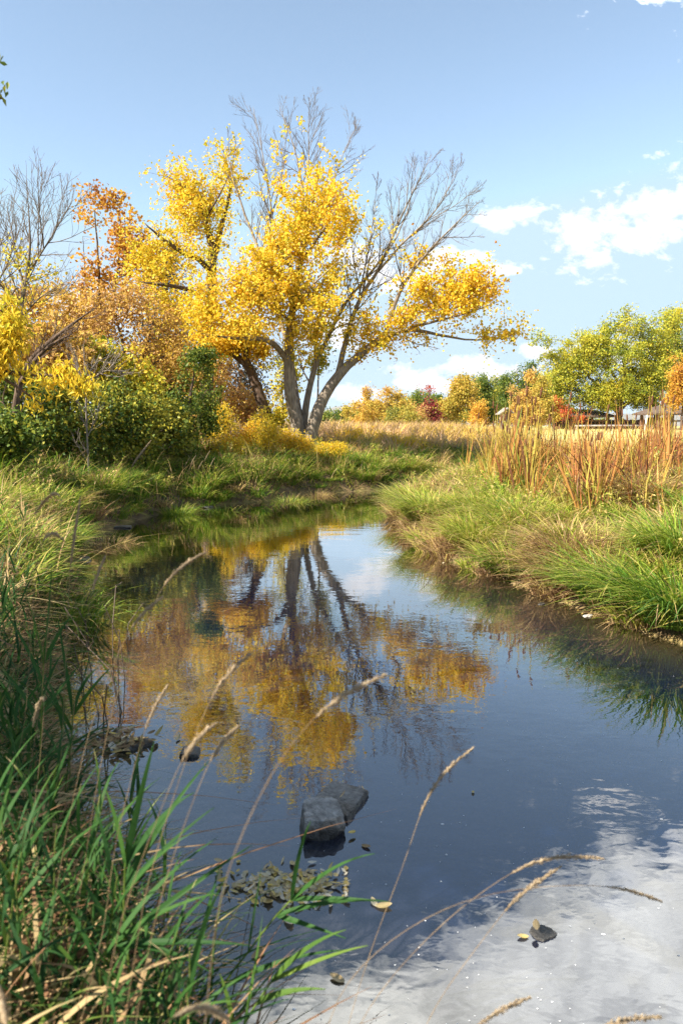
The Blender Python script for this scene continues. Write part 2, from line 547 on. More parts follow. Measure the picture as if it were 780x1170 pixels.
# ---------------------------------------------------------------- ground, water, mountains
def build_ground():
    n = 460
    u = np.linspace(-1, 1, n)
    gx = 2.6 * np.sinh(u * 8.4) * 1.0
    gy = 9.0 + 2.9 * np.sinh(u * 8.4)
    X, Y = np.meshgrid(gx, gy)
    P = np.stack([X.ravel(), Y.ravel()], -1)
    z, d, w = terr(P)
    dist = np.hypot(P[:, 0], P[:, 1])
    z += np.clip(dist - 150, 0, None) * 0.0012
    zone = np.where(d < 0, 0, np.clip(0.26 + d / 14, 0.26, 0.6))
    lawn = np.clip((P[:, 0] - 6) / 3, 0, 1) * np.clip((P[:, 1] - 21) / 4, 0, 1)
    zone = np.where(d < 0, np.clip((d + .45) / 2.0, -1, 0), zone + lawn * 0.4)
    mb = MB()
    i = np.arange(n - 1)[:, None] * n
    j = np.arange(n - 1)[None]
    f = np.stack([i + j, i + j + 1, i + n + j + 1, i + n + j], -1).reshape(-1, 4)
    mb.add(np.c_[P, z], f, zone)
    o = obj('ground', mb, ground_mat(), None, True)
    tag(o, 'grassy banks, stream bed and open meadow running out to the hills', None, None, 'structure')


def build_water():
    mb = MB()
    # sheet over the channel, clipped by the banks that rise through it
    n = 260
    xs = -3.5 + 2.2 * np.sinh(np.linspace(-1.62, 4.22, n))
    ys = np.linspace(-6, 54, n)
    X, Y = np.meshgrid(xs, ys)
    P = np.stack([X.ravel(), Y.ravel()], -1)
    z, d, w = terr(P)
    d = np.maximum(-d, 0)
    # silt stirred up along the margins and in the shallow upper reach
    silt = np.clip(np.maximum(np.clip(1 - d / 1.5, 0, 1) ** 1.4, np.clip((P[:, 1] - 8) / 6, 0, .22)) + .12 * wav(P[:, 0], P[:, 1], 1.6), 0, 1)
    i = np.arange(n - 1)[:, None] * n
    j = np.arange(n - 1)[None]
    f = np.stack([i + j, i + j + 1, i + n + j + 1, i + n + j], -1).reshape(-1, 4)
    mb.add(np.c_[P, 0 * P[:, :1]], f, silt)
    o = obj('water', mb, water_mat(), None, True)
    tag(o, 'still blue stream water mirroring the yellow trees', None, None, 'structure')


def build_mountain():
    mb = MB()
    n = 240
    xs = np.linspace(-4200, 5200, n)
    prof = []
    for x in xs:
        px = CX + x / 6000 * F
        e = np.interp(px, [-200, 200, 330, 372, 384, 392, 402, 440, 470, 520, 600, 700, 900, 1100],
                      [60, 95, 110, 138, 170, 172, 150, 148, 140, 132, 118, 110, 95, 70])
        prof.append(e)
    prof = np.array(prof) + 4 * wav(xs * 0.011, xs * 0.004) + 2 * wav(xs * 0.05, xs * 0.02)
    rows = [(0, -10.0), (0.35, -500), (0.75, -180), (1.0, 0), (0.9, 300), (0.0, 900)]
    V = []
    for k, (h, dy) in enumerate(rows):
        zz = prof * h + 10 + (0 if k in (0, 5) else 6 * wav(xs * 0.02 + k * 3, xs * 0 + k * 2.0))
        yy = 6000 + (dy if k else -900) + 60 * wav(xs * 0.006 + k, xs * 0.002 + k)
        V.append(np.c_[xs, yy, zz - (20 if k in (0, 5) else 0)])
    V = np.concatenate(V)
    i = np.arange(len(rows) - 1)[:, None] * n
    j = np.arange(n - 1)[None]
    f = np.stack([i + j, i + j + 1, i + n + j + 1, i + n + j], -1).reshape(-1, 4)
    mb.add(V, f)
    o = obj('mountains', mb, plain_mat('mountain_slope', (0.10, 0.10, 0.075), (0.20, 0.17, 0.12), 0.01, 0.95, 0.3), None, True)
    tag(o, 'far blue-grey mesa ridge on the horizon behind the trunks', None, None, 'structure')


build_ground()
build_water()
build_mountain()


# ---------------------------------------------------------------- trees
def px_scale(Y):
    return Y / F


def wobble_line(P, R, rng, seg, amp):
    """resample a polyline with natural wobble"""
    P = np.asarray(P, float)
    R = np.asarray(R, float)
    L = np.r_[0, np.cumsum(np.linalg.norm(np.diff(P, axis=0), axis=1))]
    n = max(3, int(L[-1] / seg) + 1)
    s = np.linspace(0, L[-1], n)
    # smooth interpolation (Catmull-like through repeated corner averaging of the linear resample)
    Q = np.stack([np.interp(s, L, P[:, k]) for k in range(3)], -1)
    for _ in range(2):
        Q[1:-1] = 0.25 * Q[:-2] + 0.5 * Q[1:-1] + 0.25 * Q[2:]
    w = rng.normal(size=(n, 3)) * amp
    w[0] = 0
    Q = Q + w
    return Q, np.interp(s, L, R)


def spawn(mb, nodes, line, rad, rng, n, length, ang, up, lv, rmin=0.006, sides=4, t0=0.25, keep=None, tint=0.5):
    """side shoots along a branch, then side shoots on those"""
    line = np.asarray(line)
    m = len(line)
    for q in range(n):
        t = t0 + (1 - t0) * (q + rng.random()) / n
        i = min(int(t * (m - 1)), m - 2)
        p = line[i]
        d = line[i + 1] - line[i]
        d /= np.linalg.norm(d) + 1e-9
        r = rng.normal(size=3)
        r -= d * r.dot(d)
        r /= np.linalg.norm(r) + 1e-9
        a = ang * (0.7 + 0.6 * rng.random())
        v = d * math.cos(a) + r * math.sin(a)
        L = length * (1.15 - 0.75 * t) * (0.6 + 0.8 * rng.random())
        k = 5
        pts = [p]
        for _ in range(k):
            v = v + np.array([0, 0, up]) * 0.20 + rng.normal(size=3) * 0.13
            v /= np.linalg.norm(v)
            pts.append(pts[-1] + v * L / k)
        pts = np.array(pts)
        r0 = max(min(rad[i] * 0.6, 0.006 + 0.011 * L), rmin)
        rr = np.linspace(r0, rmin * 0.7, k + 1)
        mb.tube(pts, rr, sides, tint, cap=False)
        if nodes is not None:
            nodes.append(pts[2:])
        if lv > 0:
            spawn(mb, nodes, pts, rr, rng, max(3, int(n * 0.5)), L * 0.48, ang, up, lv - 1, rmin * 0.8, 3, 0.2, keep, tint)


def grow(mb, P, R, targets, rng, rtip=0.006, up=0.35, sides=4, seg=0.35):
    """join every target point to the nearest limb or twig, so that the twigs branch"""
    P, R = np.asarray(P, float), np.asarray(R, float)
    cap = len(P) + len(targets) * 6
    PP = np.zeros((cap, 3))
    RR = np.zeros(cap)
    n = len(P)
    PP[:n], RR[:n] = P, R
    d0 = np.array([np.min(np.linalg.norm(P - t, axis=1)) for t in targets])
    for k in np.argsort(d0):
        t = targets[k]
        dv = t - PP[:n]
        dd = np.sqrt((dv ** 2).sum(1))
        i = int(np.argmin(dd + 0.5 * np.maximum(0, -dv[:, 2])))
        L = dd[i]
        if L < 0.02:
            continue
        m = int(np.clip(L / seg, 2, 5))
        c = PP[i] + dv[i] * 0.5 + np.array([0, 0, -up * 0.25 * L]) + rng.normal(size=3) * 0.08 * L
        s = np.linspace(0, 1, m + 1)[:, None]
        Q = (1 - s) ** 2 * PP[i] + 2 * s * (1 - s) * c + s * s * t
        r0 = max(min(RR[i] * 0.7, rtip + 0.010 * L), rtip)
        rr = np.linspace(r0, rtip * 0.7, m + 1)
        mb.tube(Q, rr, sides, 0.5, cap=False)
        q = min(m, cap - n)
        PP[n:n + q], RR[n:n + q] = Q[1:q + 1], rr[1:q + 1]
        n += q


def blob_points(blobs, Y, n, rng, gap=0.55, gs=1.0, shell=0.45, flat=0.8):
    """points spread through the crown's lobes, with gaps between clumps; each blob = px, py, rx, ry[, dy[, weight]]"""
    B = []
    for b in blobs:
        dy = b[4] if len(b) > 4 else 0.0
        w = b[5] if len(b) > 5 else 1.0
        D = Y + dy
        s = px_scale(D)
        c = at(b[0], b[1], D)
        r = np.array([b[2] * s, max(b[2], b[3]) * s * flat, b[3] * s])
        B.append((c, r, w * b[2] * b[3]))
    wt = np.array([x[2] for x in B], float)
    wt /= wt.sum()
    out = []
    idx = rng.choice(len(B), size=n * 3, p=wt)
    v = rng.normal(size=(n * 3, 3))
    v /= np.linalg.norm(v, axis=1)[:, None]
    v *= (rng.random(n * 3) ** shell)[:, None]
    C = np.array([x[0] for x in B])[idx]
    Rr = np.array([x[1] for x in B])[idx]
    P = C + v * Rr
    P += rng.normal(size=P.shape) * 0.12 * Rr.mean(1)[:, None]
    k = noise3(P, gs) + rng.normal(size=len(P)) * 0.35
    keep = k > np.quantile(k, gap)
    P = P[keep][:n]
    return P


def tree(name, label, cat, Y, base, limbs, blobs, leaf, n_clump=300, per=24, size=0.1, cr=0.3, tint=(0.5, 0.18), seed=1,
         bark='bark', twig='twig', gap=0.5, gs=1.0, aspect=0.8, hang=0.3, group=None, bare=None, base_z=None, up=0.35, rtip=0.006,
         patch=0.12, shell=0.45, twigs=True, sides=9, crown_name='crown', flat=0.8, limb_amp=0.02, spray=0.0):
    """limbs: lists of (px, py, radius_m[, dy]) traced at distance Y; the first starts at the ground"""
    rng = np.random.default_rng(seed)
    bx = at(base[0], base[1], Y)
    z0 = gz(bx[0], bx[1]) if base_z is None else base_z
    org = np.array([bx[0], bx[1], z0])
    root = thing(name, label, cat, org, 0, group)
    tr = MB()
    tw = tr
    nodes, rads = [], []
    barelines = []
    for li, lb in enumerate(limbs):
        pts, rr = [], []
        for p in lb['p'] if isinstance(lb, dict) else lb:
            pts.append(at(p[0], p[1], Y + (p[3] if len(p) > 3 else 0)) - org)
            rr.append(p[2])
        if li == 0 or (isinstance(lb, dict) and lb.get('ground')):
            pts.insert(0, np.array([pts[0][0], pts[0][1], min(-0.25, pts[0][2] - 0.3)]))
            rr.insert(0, rr[0] * 1.25)
        ln = sum(np.linalg.norm(np.diff(np.array(pts), axis=0), axis=1))
        Q, R = wobble_line(pts, rr, rng, max(0.18, ln / 22), limb_amp * min(1.0, 3 * max(rr)))
        tr.tube(Q, R, sides if max(rr) > 0.06 else 6, 0.5)
        nodes.append(Q), rads.append(R)
        if isinstance(lb, dict) and lb.get('bare'):
            barelines.append((Q, R, lb['bare']))
    if barelines:
        bb = MB() if name == 'cottonwood_tree' else tr
        for Q, R, (n, L, lv) in barelines:
            spawn(bb, None, Q, R, rng, max(6, int(n * 1.2)), L * 1.5, 0.58, 0.42, lv + 1 if lv else 1, 0.0055)
        if bb is not tr:
            obj('bare_twig', bb, M['deadbark'], root)
    if blobs:
        C = blob_points(blobs, Y, n_clump, rng, gap, gs, shell, flat) - org
        if twigs:
            grow(tw, np.concatenate(nodes), np.concatenate(rads), C, rng, rtip, up)
        mb = MB()
        N = len(C)
        cl = np.repeat(np.arange(N), per)
        sz = cr * (0.6 + 0.8 * rng.random(N))
        P = C[cl] + rng.normal(size=(N * per, 3)) * sz[cl][:, None] * np.array([0.62, 0.62, 0.5])
        if spray:
            ax = rng.normal(size=(N, 3)) * .55 + (C - C.mean(0)) / (np.linalg.norm(C - C.mean(0), axis=1)[:, None] + 1e-6) * .6 + np.array([0, 0, .25])
            ax /= np.linalg.norm(ax, axis=1)[:, None]
            P = C[cl] + (rng.normal(size=N * per) * spray * (.6 + .8 * rng.random(N))[cl])[:, None] * ax[cl] + rng.normal(size=(N * per, 3)) * (.36 * sz[cl])[:, None]
        tc = tint[0] + noise3(C + org, 0.9) * patch + rng.normal(size=N) * tint[1] * 0.5
        tt = np.clip(tc[cl] + rng.normal(size=N * per) * tint[1], 0, 1)
        mb.leaves(P, size * (0.7 + 0.6 * rng.random(N * per)), tt, rng, aspect, 0.2, hang)
        obj(crown_name, mb, M[leaf], root)
    obj('trunk', tr, M[bark], root, True)
    return root


# --- the big cottonwood
Y0 = 23.7
hero_limbs = [
    [(343, 503, 0.253), (338, 480, 0.225), (333, 455, 0.204), (330, 430, 0.197), (329, 408, 0.176), (332, 373, 0.134), (337, 335, 0.113), (343, 301, 0.099), (352, 251, 0.063), (363, 208, 0.028), (366, 185, 0.011)],
    {'p': [(352, 503, 0.239), (361, 473, 0.211), (372, 449, 0.190), (386, 427, 0.169), (406, 411, 0.141), (430, 388, 0.106), (450, 377, 0.084), (470, 373, 0.070), (503, 385, 0.042), (547, 389, 0.025), (590, 386, 0.009)], 'ground': 1},
    {'p': [(346, 500, 0.155, .3), (345, 478, 0.134, .4), (351, 457, 0.113, .5), (356, 431, 0.102, .6), (361, 410, 0.095, .7), (369, 397, 0.070, .8), (377, 380, 0.067, .9), (393, 347, 0.056, 1.2), (410, 327, 0.049, 1.4), (437, 297, 0.035, 1.6), (457, 267, 0.025, 1.8), (470, 225, 0.014, 2.0), (478, 190, 0.005, 2.0)], 'bare': (11, 1.3, 1), 'ground': 1},
    [(361, 410, 0.070, .7), (361.5, 392, 0.049, .6), (363, 370, 0.039, .5), (366, 345, 0.028, .3), (370, 315, 0.011, 0)],
    [(327, 412, 0.113, 0), (317, 396, 0.099, -.3), (304, 387, 0.084, -.6), (283, 387, 0.063, -1.0), (259, 386, 0.042, -1.4), (230, 381, 0.014, -1.8)],
    [(343, 301, 0.063, 0), (363, 272, 0.042, -.5), (381, 244, 0.021, -.9), (392, 225, 0.007, -1.0)],
    [(340, 318, 0.056, 0), (322, 290, 0.042, -.6), (308, 262, 0.025, -1.0), (298, 240, 0.007, -1.2)],
    [(332, 370, 0.063, 0), (312, 345, 0.049, -.8), (290, 330, 0.035, -1.4), (262, 318, 0.011, -1.8)],
    [(334, 350, 0.056, 0), (352, 330, 0.042, -.9), (372, 312, 0.021, -1.4), (384, 300, 0.007, -1.5)],
    # grey bare limbs that rise through the crown
    {'p': [(345, 492, 0.120, .35), (338, 450, 0.106, .6), (333, 412, 0.099, .9), (325, 380, 0.084, 1.2), (312, 335, 0.070, 1.6), (297, 290, 0.056, 2.0), (278, 240, 0.039, 2.2), (264, 198, 0.021, 2.2), (256, 160, 0.007, 2.2)], 'bare': (14, 1.3, 1), 'ground': 1},
    {'p': [(312, 335, 0.049, 1.6), (309, 290, 0.042, 1.9), (311, 245, 0.035, 2.0), (304, 197, 0.025, 2.1), (297, 160, 0.014, 2.1), (289, 122, 0.005, 2.1)], 'bare': (13, 1.4, 1)},
    {'p': [(331, 360, 0.056, .3), (345, 300, 0.049, .9), (350, 245, 0.042, 1.2), (343, 197, 0.028, 1.3), (335, 163, 0.018, 1.4), (319, 122, 0.005, 1.5)], 'bare': (13, 1.35, 1)},
    {'p': [(349, 240, 0.035, 1.2), (353, 183, 0.021, 1.0), (352, 145, 0.012, 1.0), (354, 112, 0.004, 1.0)], 'bare': (11, 1.1, 1)},
    {'p': [(350, 262, 0.042, 1.1), (372, 235, 0.032, 1.0), (382, 205, 0.021, 1.0), (393, 172, 0.012, 1.0), (412, 136, 0.004, 1.0)], 'bare': (11, 1.2, 1)},
    {'p': [(311, 245, 0.025, 2.0), (322, 205, 0.018, 2.6), (326, 160, 0.009, 2.9), (331, 132, 0.004, 3.0)], 'bare': (8, 1.0, 1)},
    # right-hand bare fan
    {'p': [(386, 427, 0.106, 0), (392, 400, 0.092, .2), (398, 377, 0.084, .4), (410, 340, 0.070, .6), (432, 310, 0.056, .7), (443, 283, 0.046, .8), (457, 250, 0.032, .8), (473, 217, 0.019, .8), (493, 177, 0.005, .8)], 'bare': (15, 1.3, 1)},
    {'p': [(432, 310, 0.039, .7), (460, 277, 0.032, .2), (487, 253, 0.025, 0), (503, 233, 0.016, -.2), (515, 210, 0.009, -.3), (524, 190, 0.004, -.3)], 'bare': (13, 1.2, 1)},
    {'p': [(440, 381, 0.070, 0), (455, 335, 0.060, -.3), (474, 305, 0.049, -.6), (493, 283, 0.035, -.8), (510, 266, 0.025, -.9), (530, 246, 0.014, -1), (550, 228, 0.004, -1)], 'bare': (13, 1.1, 1)},
    {'p': [(410, 338, 0.035, .6), (418, 300, 0.028, 1.2), (425, 260, 0.018, 1.6), (432, 198, 0.004, 1.8)], 'bare': (11, 0.9, 1)},
    {'p': [(411, 333, 0.028, .6), (404, 300, 0.021, .2), (400, 262, 0.005, -.2)], 'bare': (6, 0.7, 1)},
    {'p': [(487, 253, 0.014, 0), (520, 235, 0.010, -.6), (545, 215, 0.004, -.9)], 'bare': (8, 0.8, 1)},
    {'p': [(374, 386, 0.032, .8), (384, 373, 0.025, .3), (407, 368, 0.018, -.3), (437, 373, 0.007, -.8)], 'bare': (6, 0.5, 0)},
    [(470, 373, 0.049, 0), (490, 369, 0.042, -.4), (510, 364, 0.032, -.7), (540, 356, 0.021, -1.0), (573, 343, 0.007, -1.2)],
    {'p': [(450, 377, 0.028, 0), (470, 392, 0.018, -.2), (500, 398, 0.007, -.3)], 'bare': (6, 0.5, 0)},
]
hero_blobs = [(366, 200, 14, 26, 0), (348, 232, 34, 26, 0), (330, 225, 18, 22, -.5), (384, 245, 20, 34, -.8), (318, 255, 24, 24, -1), (350, 272, 45, 28, 0), (338, 300, 55, 30, 0),
              (378, 318, 16, 42, -1), (305, 318, 42, 30, -1), (268, 340, 52, 30, -1.2), (232, 352, 28, 26, -1.5), (318, 345, 52, 30, -.6), (352, 350, 34, 36, -.6),
              (290, 372, 52, 22, -1.0), (345, 388, 26, 20, -.2), (240, 375, 26, 18, -1.6),
              (402, 402, 13, 15, 0), (412, 378, 22, 22, 0), (436, 352, 26, 28, -.2), (470, 337, 32, 26, -.4), (450, 372, 32, 16, 0), (505, 325, 32, 24, -.5), (540, 328, 30, 24, -.9), (572, 330, 18, 16, -1),
              (515, 352, 42, 16, -.6), (582, 381, 18, 6, -.2), (555, 386, 22, 7, -.2), (500, 384, 38, 6, -.1), (432, 392, 26, 10, 0), (478, 300, 14, 10, -.4), (350, 210, 52, 46, 0, .2), (330, 260, 66, 64, 0, .2), (460, 330, 70, 50, 0, .18), (395, 300, 44, 70, 0, .16), (545, 360, 62, 40, 0, .16), (330, 180, 44, 40, .8, .06)]
tree('cottonwood_tree', 'tall golden cottonwood with several trunks and bare grey top branches on the far bank', 'tree', Y0, (346, 503), hero_limbs, hero_blobs, 'gold',
     n_clump=1450, per=26, size=0.10, cr=0.20, spray=.27, tint=(0.43, 0.19), seed=5, gap=0.62, gs=1.9, hang=0.5, patch=0.10, shell=0.38)

# --- second, thinner cottonwood behind it
tree('cottonwood_tree', 'looser yellow cottonwood with dark forked limbs just behind the tall golden one', 'tree', 28.5, (232, 500),
     [[(232, 498, .30), (236, 440, .27), (239, 400, .25), (241, 350, .22), (243, 300, .19), (245, 279, .14), (234, 251, .10), (219, 215, .06), (200, 205, .03), (186, 199, .01)],
      [(244, 297, .13, 0), (250, 270, .11, .3), (257, 243, .09, .5), (264, 218, .05, .6), (258, 180, .02, .6), (252, 160, .008, .6)],
      [(242, 310, .14, 0), (228, 296, .11, -.5), (205, 287, .09, -1), (180, 268, .05, -1.5), (165, 255, .015, -1.8)],
      [(240, 345, .12, 0), (215, 330, .09, -1), (185, 325, .06, -2), (160, 322, .02, -2.4)],
      [(234, 251, .05, 0), (250, 225, .035, -.6), (262, 200, .01, -.8)]],
     [(183, 203, 20, 12), (210, 212, 26, 22), (250, 172, 22, 22), (266, 200, 18, 28), (205, 240, 32, 26), (233, 250, 28, 26), (178, 285, 34, 30, -1), (215, 305, 38, 30, -1), (165, 325, 30, 26, -1.5),
      (196, 345, 34, 24, -1), (258, 262, 20, 30), (240, 225, 24, 24, .5), (165, 255, 16, 16, -1)], 'gold', n_clump=620, per=22, size=0.11, cr=0.24, spray=.30, tint=(0.38, 0.19), seed=8, gap=0.68, gs=1.6, bark='darkbark', shell=0.4)

# --- leaning trunk under the golden crown
tree('cottonwood_tree', 'leaning dark-trunked cottonwood left of the big trunks, bending towards the left', 'tree', 25.6, (308, 492),
     [[(309, 493, .24), (303, 470, .21), (293, 440, .19), (284, 418, .16), (270, 405, .12), (250, 397, .07), (228, 388, .02)],
      [(286, 422, .12), (280, 405, .10, -.3), (282, 385, .07, -.5), (276, 360, .02, -.6)],
      [(262, 401, .06, 0), (240, 408, .04, -.5), (225, 412, .01, -.6)]],
     [(255, 392, 34, 14), (232, 395, 22, 16, -.4), (278, 378, 24, 22), (296, 400, 12, 10)], 'gold', n_clump=240, per=22, size=0.115, cr=0.26, tint=(0.55, 0.15), seed=12, gap=0.5, bark='darkbark')
tree('cottonwood_sapling', 'pale yellow-green cottonwood sapling growing between the leaning trunk and main trunks', 'sapling', 25.4, (322, 495),
     [[(322, 497, .04), (323, 465, .035), (322, 440, .03), (324, 412, .01)], [(322, 460, .02), (334, 435, .012), (340, 415, .006)]],
     [(322, 470, 16, 18), (324, 440, 17, 22), (318, 418, 12, 14), (334, 425, 10, 24), (312, 480, 12, 12)], 'lime', n_clump=150, per=18, size=0.10, cr=0.2, tint=(0.66, 0.14), seed=14, gap=0.4)
tree('cottonwood_sapling', 'small loose sapling with green-yellow leaves showing between the forked trunks', 'sapling', 25.0, (364, 492),
     [[(362, 490, .04), (363, 450, .035), (364, 415, .025), (366, 385, .01)]],
     [(368, 395, 12, 28), (363, 415, 11, 16), (370, 365, 9, 16)], 'lime', n_clump=70, per=16, size=0.10, cr=0.2, tint=(0.55, 0.15), seed=15, gap=0.4)

# --- left bank wood
tree('bare_tree', 'nearly leafless slender tree with fine upward twigs above the left bushes', 'tree', 17.0, (22, 505),
     [{'p': [(22, 500, 0.072), (22, 420, 0.063), (22, 380, 0.058), (24, 347, 0.050), (33, 310, 0.039), (35, 275, 0.025), (33, 235, 0.011), (30, 200, 0.003)], 'bare': (13, 1.2, 0)},
      {'p': [(33, 312, 0.028), (47, 290, 0.022, -.2), (62, 266, 0.014, -.4), (82, 232, 0.003, -.5)], 'bare': (14, 1.1, 0)},
      {'p': [(44, 293, 0.017), (44, 255, 0.011, .3), (48, 203, 0.003, .4)], 'bare': (13, 1.0, 0)},
      {'p': [(28, 330, 0.028), (18, 285, 0.017, .3), (8, 235, 0.003, .4)], 'bare': (14, 1.1, 0)},
      {'p': [(24, 350, 0.028), (8, 332, 0.019, -.3), (-15, 312, 0.006, -.5)], 'bare': (12, 1.0, 0)},
      {'p': [(23, 365, 0.028), (45, 340, 0.017, -.5), (75, 322, 0.004, -.8)], 'bare': (12, 1.0, 0)}],
     [(20, 300, 26, 40), (45, 320, 30, 26), (5, 340, 22, 26)], 'lime', n_clump=60, per=9, size=0.08, cr=0.25, tint=(0.75, 0.15), seed=21, gap=0.3, bark='deadbark')
tree('bare_tree', 'leafless grey tree at the left edge with branches reaching up and out', 'tree', 20.0, (-18, 505),
     [{'p': [(-18, 500, 0.083), (-16, 400, 0.066), (-10, 320, 0.044), (-4, 260, 0.022), (-2, 215, 0.004)], 'bare': (14, 1.3, 0)},
      {'p': [(-12, 340, 0.033), (10, 300, 0.019), (22, 262, 0.004)], 'bare': (13, 1.1, 0)}], [], 'lime', seed=22, bark='deadbark')
tree('maple_tree', 'rust-orange leaved tree with thin upright stems left of the yellow cottonwoods', 'tree', 31.0, (118, 500),
     [[(118, 495, .13), (116, 400, .10), (114, 330, .07), (112, 285, .045), (108, 240, .02)], [(116, 390, .07), (132, 330, .05), (138, 280, .03), (137, 230, .01)],
      [(116, 370, .08), (98, 320, .03), (95, 270, .01)], [(134, 320, .045), (160, 300, .03), (172, 280, .01)]],
     [(108, 230, 17, 15), (128, 228, 16, 14), (140, 250, 18, 22), (118, 262, 26, 24, 0, .7), (105, 290, 20, 40, 0, .6), (100, 340, 22, 30, 0, .6), (150, 285, 22, 30), (168, 315, 20, 26), (125, 320, 26, 40, 0, .35), (150, 345, 26, 24)],
     'rust', n_clump=380, per=13, size=0.15, cr=0.30, tint=(0.74, 0.2), seed=23, gap=0.55, gs=1.2, bark='darkbark', flat=0.6)
tree('spruce_tree', 'dark brownish evergreen half hidden behind the yellow crowns', 'tree', 37.0, (190, 500),
     [[(190, 495, .25), (190, 400, .2), (190, 330, .1), (190, 270, .02)]],
     [(190, 300, 10, 26), (190, 335, 22, 28), (190, 375, 30, 30), (190, 420, 36, 36)], 'conifer', n_clump=420, per=16, size=0.22, cr=0.35, tint=(0.5, 0.2), seed=24, gap=0.3, aspect=0.35, bark='darkbark')
tree('dogwood_shrub', 'tall tan and pinkish shrub with sparse dry leaves below the orange tree', 'shrub', 23.0, (150, 505),
     [[(150, 505, .08), (148, 440, .07), (140, 390, .05), (128, 345, .01)], [(150, 500, .07), (158, 430, .06), (172, 380, .04), (182, 340, .01)], [(148, 470, .06), (120, 420, .04), (98, 385, .01)], [(158, 430, .05), (190, 405, .03), (212, 385, .01)]],
     [(118, 350, 28, 24), (150, 355, 34, 30), (180, 375, 34, 28), (130, 390, 38, 32), (170, 410, 40, 34), (205, 415, 24, 26), (150, 440, 44, 30)], 'tan', n_clump=650, per=13, size=0.10, cr=0.28, tint=(0.66, 0.2), seed=25, gap=0.45, gs=1.5, twig='greytwig', bark='darkbark')
tree('dogwood_shrub', 'olive-yellow bush with mixed leaves behind the small dark-topped green tree', 'shrub', 25.0, (190, 505),
     [[(190, 505, .08), (188, 460, .06), (180, 430, .02)], [(192, 500, .06), (205, 460, .04), (222, 435, .01)]],
     [(175, 440, 34, 34), (205, 445, 30, 34), (150, 470, 40, 34), (190, 480, 40, 28), (232, 430, 18, 24)], 'mid', n_clump=420, per=16, size=0.11, cr=0.26, tint=(0.66, 0.2), seed=26, gap=0.4, bark='darkbark')
for k, (px, Y, bl, col, tn, lab) in enumerate([
    (20, 15.5, [(18, 450, 34, 26), (5, 480, 34, 26), (45, 475, 30, 30), (25, 505, 34, 18)], 'green', .78, 'dark green leafy bush under the yellow hanging leaves at the far left'),
    (12, 13.0, [(8, 500, 32, 20), (-18, 492, 26, 24), (30, 510, 18, 14), (0, 515, 30, 12)], 'mid', .42, 'low fresh green bush on the left bank beside the bare brown soil'),
    (85, 16.5, [(75, 455, 36, 22), (95, 475, 38, 32), (62, 490, 34, 28), (85, 508, 40, 20)], 'green', .74, 'deep green shady bush in the middle of the left bank thicket'),
    (140, 17.5, [(125, 465, 32, 30), (150, 482, 34, 32), (112, 500, 32, 22), (145, 510, 36, 18)], 'green', .74, 'dark rounded bush at the right end of the left bank thicket'),
    (178, 19.0, [(172, 485, 28, 30), (195, 495, 26, 24), (180, 512, 34, 14)], 'green', .80, 'low olive bush beside the small green tree'),
    (52, 20.0, [(45, 385, 40, 30), (80, 405, 40, 30), (15, 400, 40, 36), (50, 430, 44, 24)], 'tan', .9, 'tall yellow-tan bush behind the leafless left tree'),
    (128, 21.0, [(120, 425, 40, 28), (150, 440, 36, 30), (95, 415, 36, 26)], 'lime', .62, 'broad yellow-olive bush behind the dark thicket'),
    (70, 24.0, [(60, 350, 42, 26), (95, 375, 38, 30), (25, 360, 44, 36), (70, 395, 50, 26)], 'tan', .75, 'tall dry olive thicket bush behind the leafless left trees'),
    (258, 30.0, [(250, 450, 30, 40), (285, 470, 30, 26), (235, 480, 30, 24)], 'tan', .62, 'tan dry bush behind the slim green tree and yellow shrubs'),
    (215, 33.0, [(215, 400, 44, 34), (180, 420, 44, 40), (240, 420, 36, 36), (210, 455, 50, 34)], 'gold', .30, 'wide yellowish bush filling the gap behind the slim green tree')]):
    tree('bush', lab, 'bush', Y, (px, 512), [[(px, 515, .05), (px, 490, .04), (bl[0][0], bl[0][1], .015)], [(px, 505, .04), (bl[1][0], bl[1][1], .012)]], bl, col,
         n_clump=460, per=17, size=0.085 if Y < 19 else 0.115, cr=0.22, tint=(tn, 0.2), seed=40 + k, gap=0.5, gs=2.1, bark='darkbark', patch=.26)
tree('walnut_tree', 'yellow tree with long drooping leaf sprays leaning in from the left edge', 'tree', 11.5, (-60, 520),
     [[(-60, 515, .14), (-48, 440, .12), (-30, 395, .09), (-5, 375, .05), (20, 370, .012)], [(-40, 420, .06), (0, 425, .045), (40, 428, .03), (75, 430, .015), (108, 440, .005)],
      [(-10, 424, .03), (25, 445, .02), (48, 462, .006)], [(-20, 385, .05), (5, 352, .03), (18, 330, .008)]],
     [(14, 385, 18, 20), (8, 418, 22, 12), (36, 432, 20, 9), (62, 428, 18, 10), (82, 436, 16, 10), (100, 444, 10, 7), (38, 462, 10, 7), (18, 355, 18, 16), (-25, 400, 34, 34), (55, 452, 12, 7)], 'gold',
     n_clump=210, per=17, size=0.13, cr=0.16, tint=(0.34, 0.14), seed=50, gap=0.35, aspect=0.34, hang=1.6, bark='darkbark')
tree('dead_branch_tree', 'dark bare branches slanting up over the left bank bushes', 'tree', 14.5, (10, 515),
     [{'p': [(12, 500, .07), (25, 425, .065), (45, 400, .05), (75, 376, .035), (108, 352, .008)], 'bare': (10, .7, 1)},
      {'p': [(22, 440, .05), (45, 405, .04, -.4), (60, 392, .03, -.5), (82, 382, .008, -.6)], 'bare': (10, .6, 1)}], [], 'lime', seed=51, bark='darkbark')
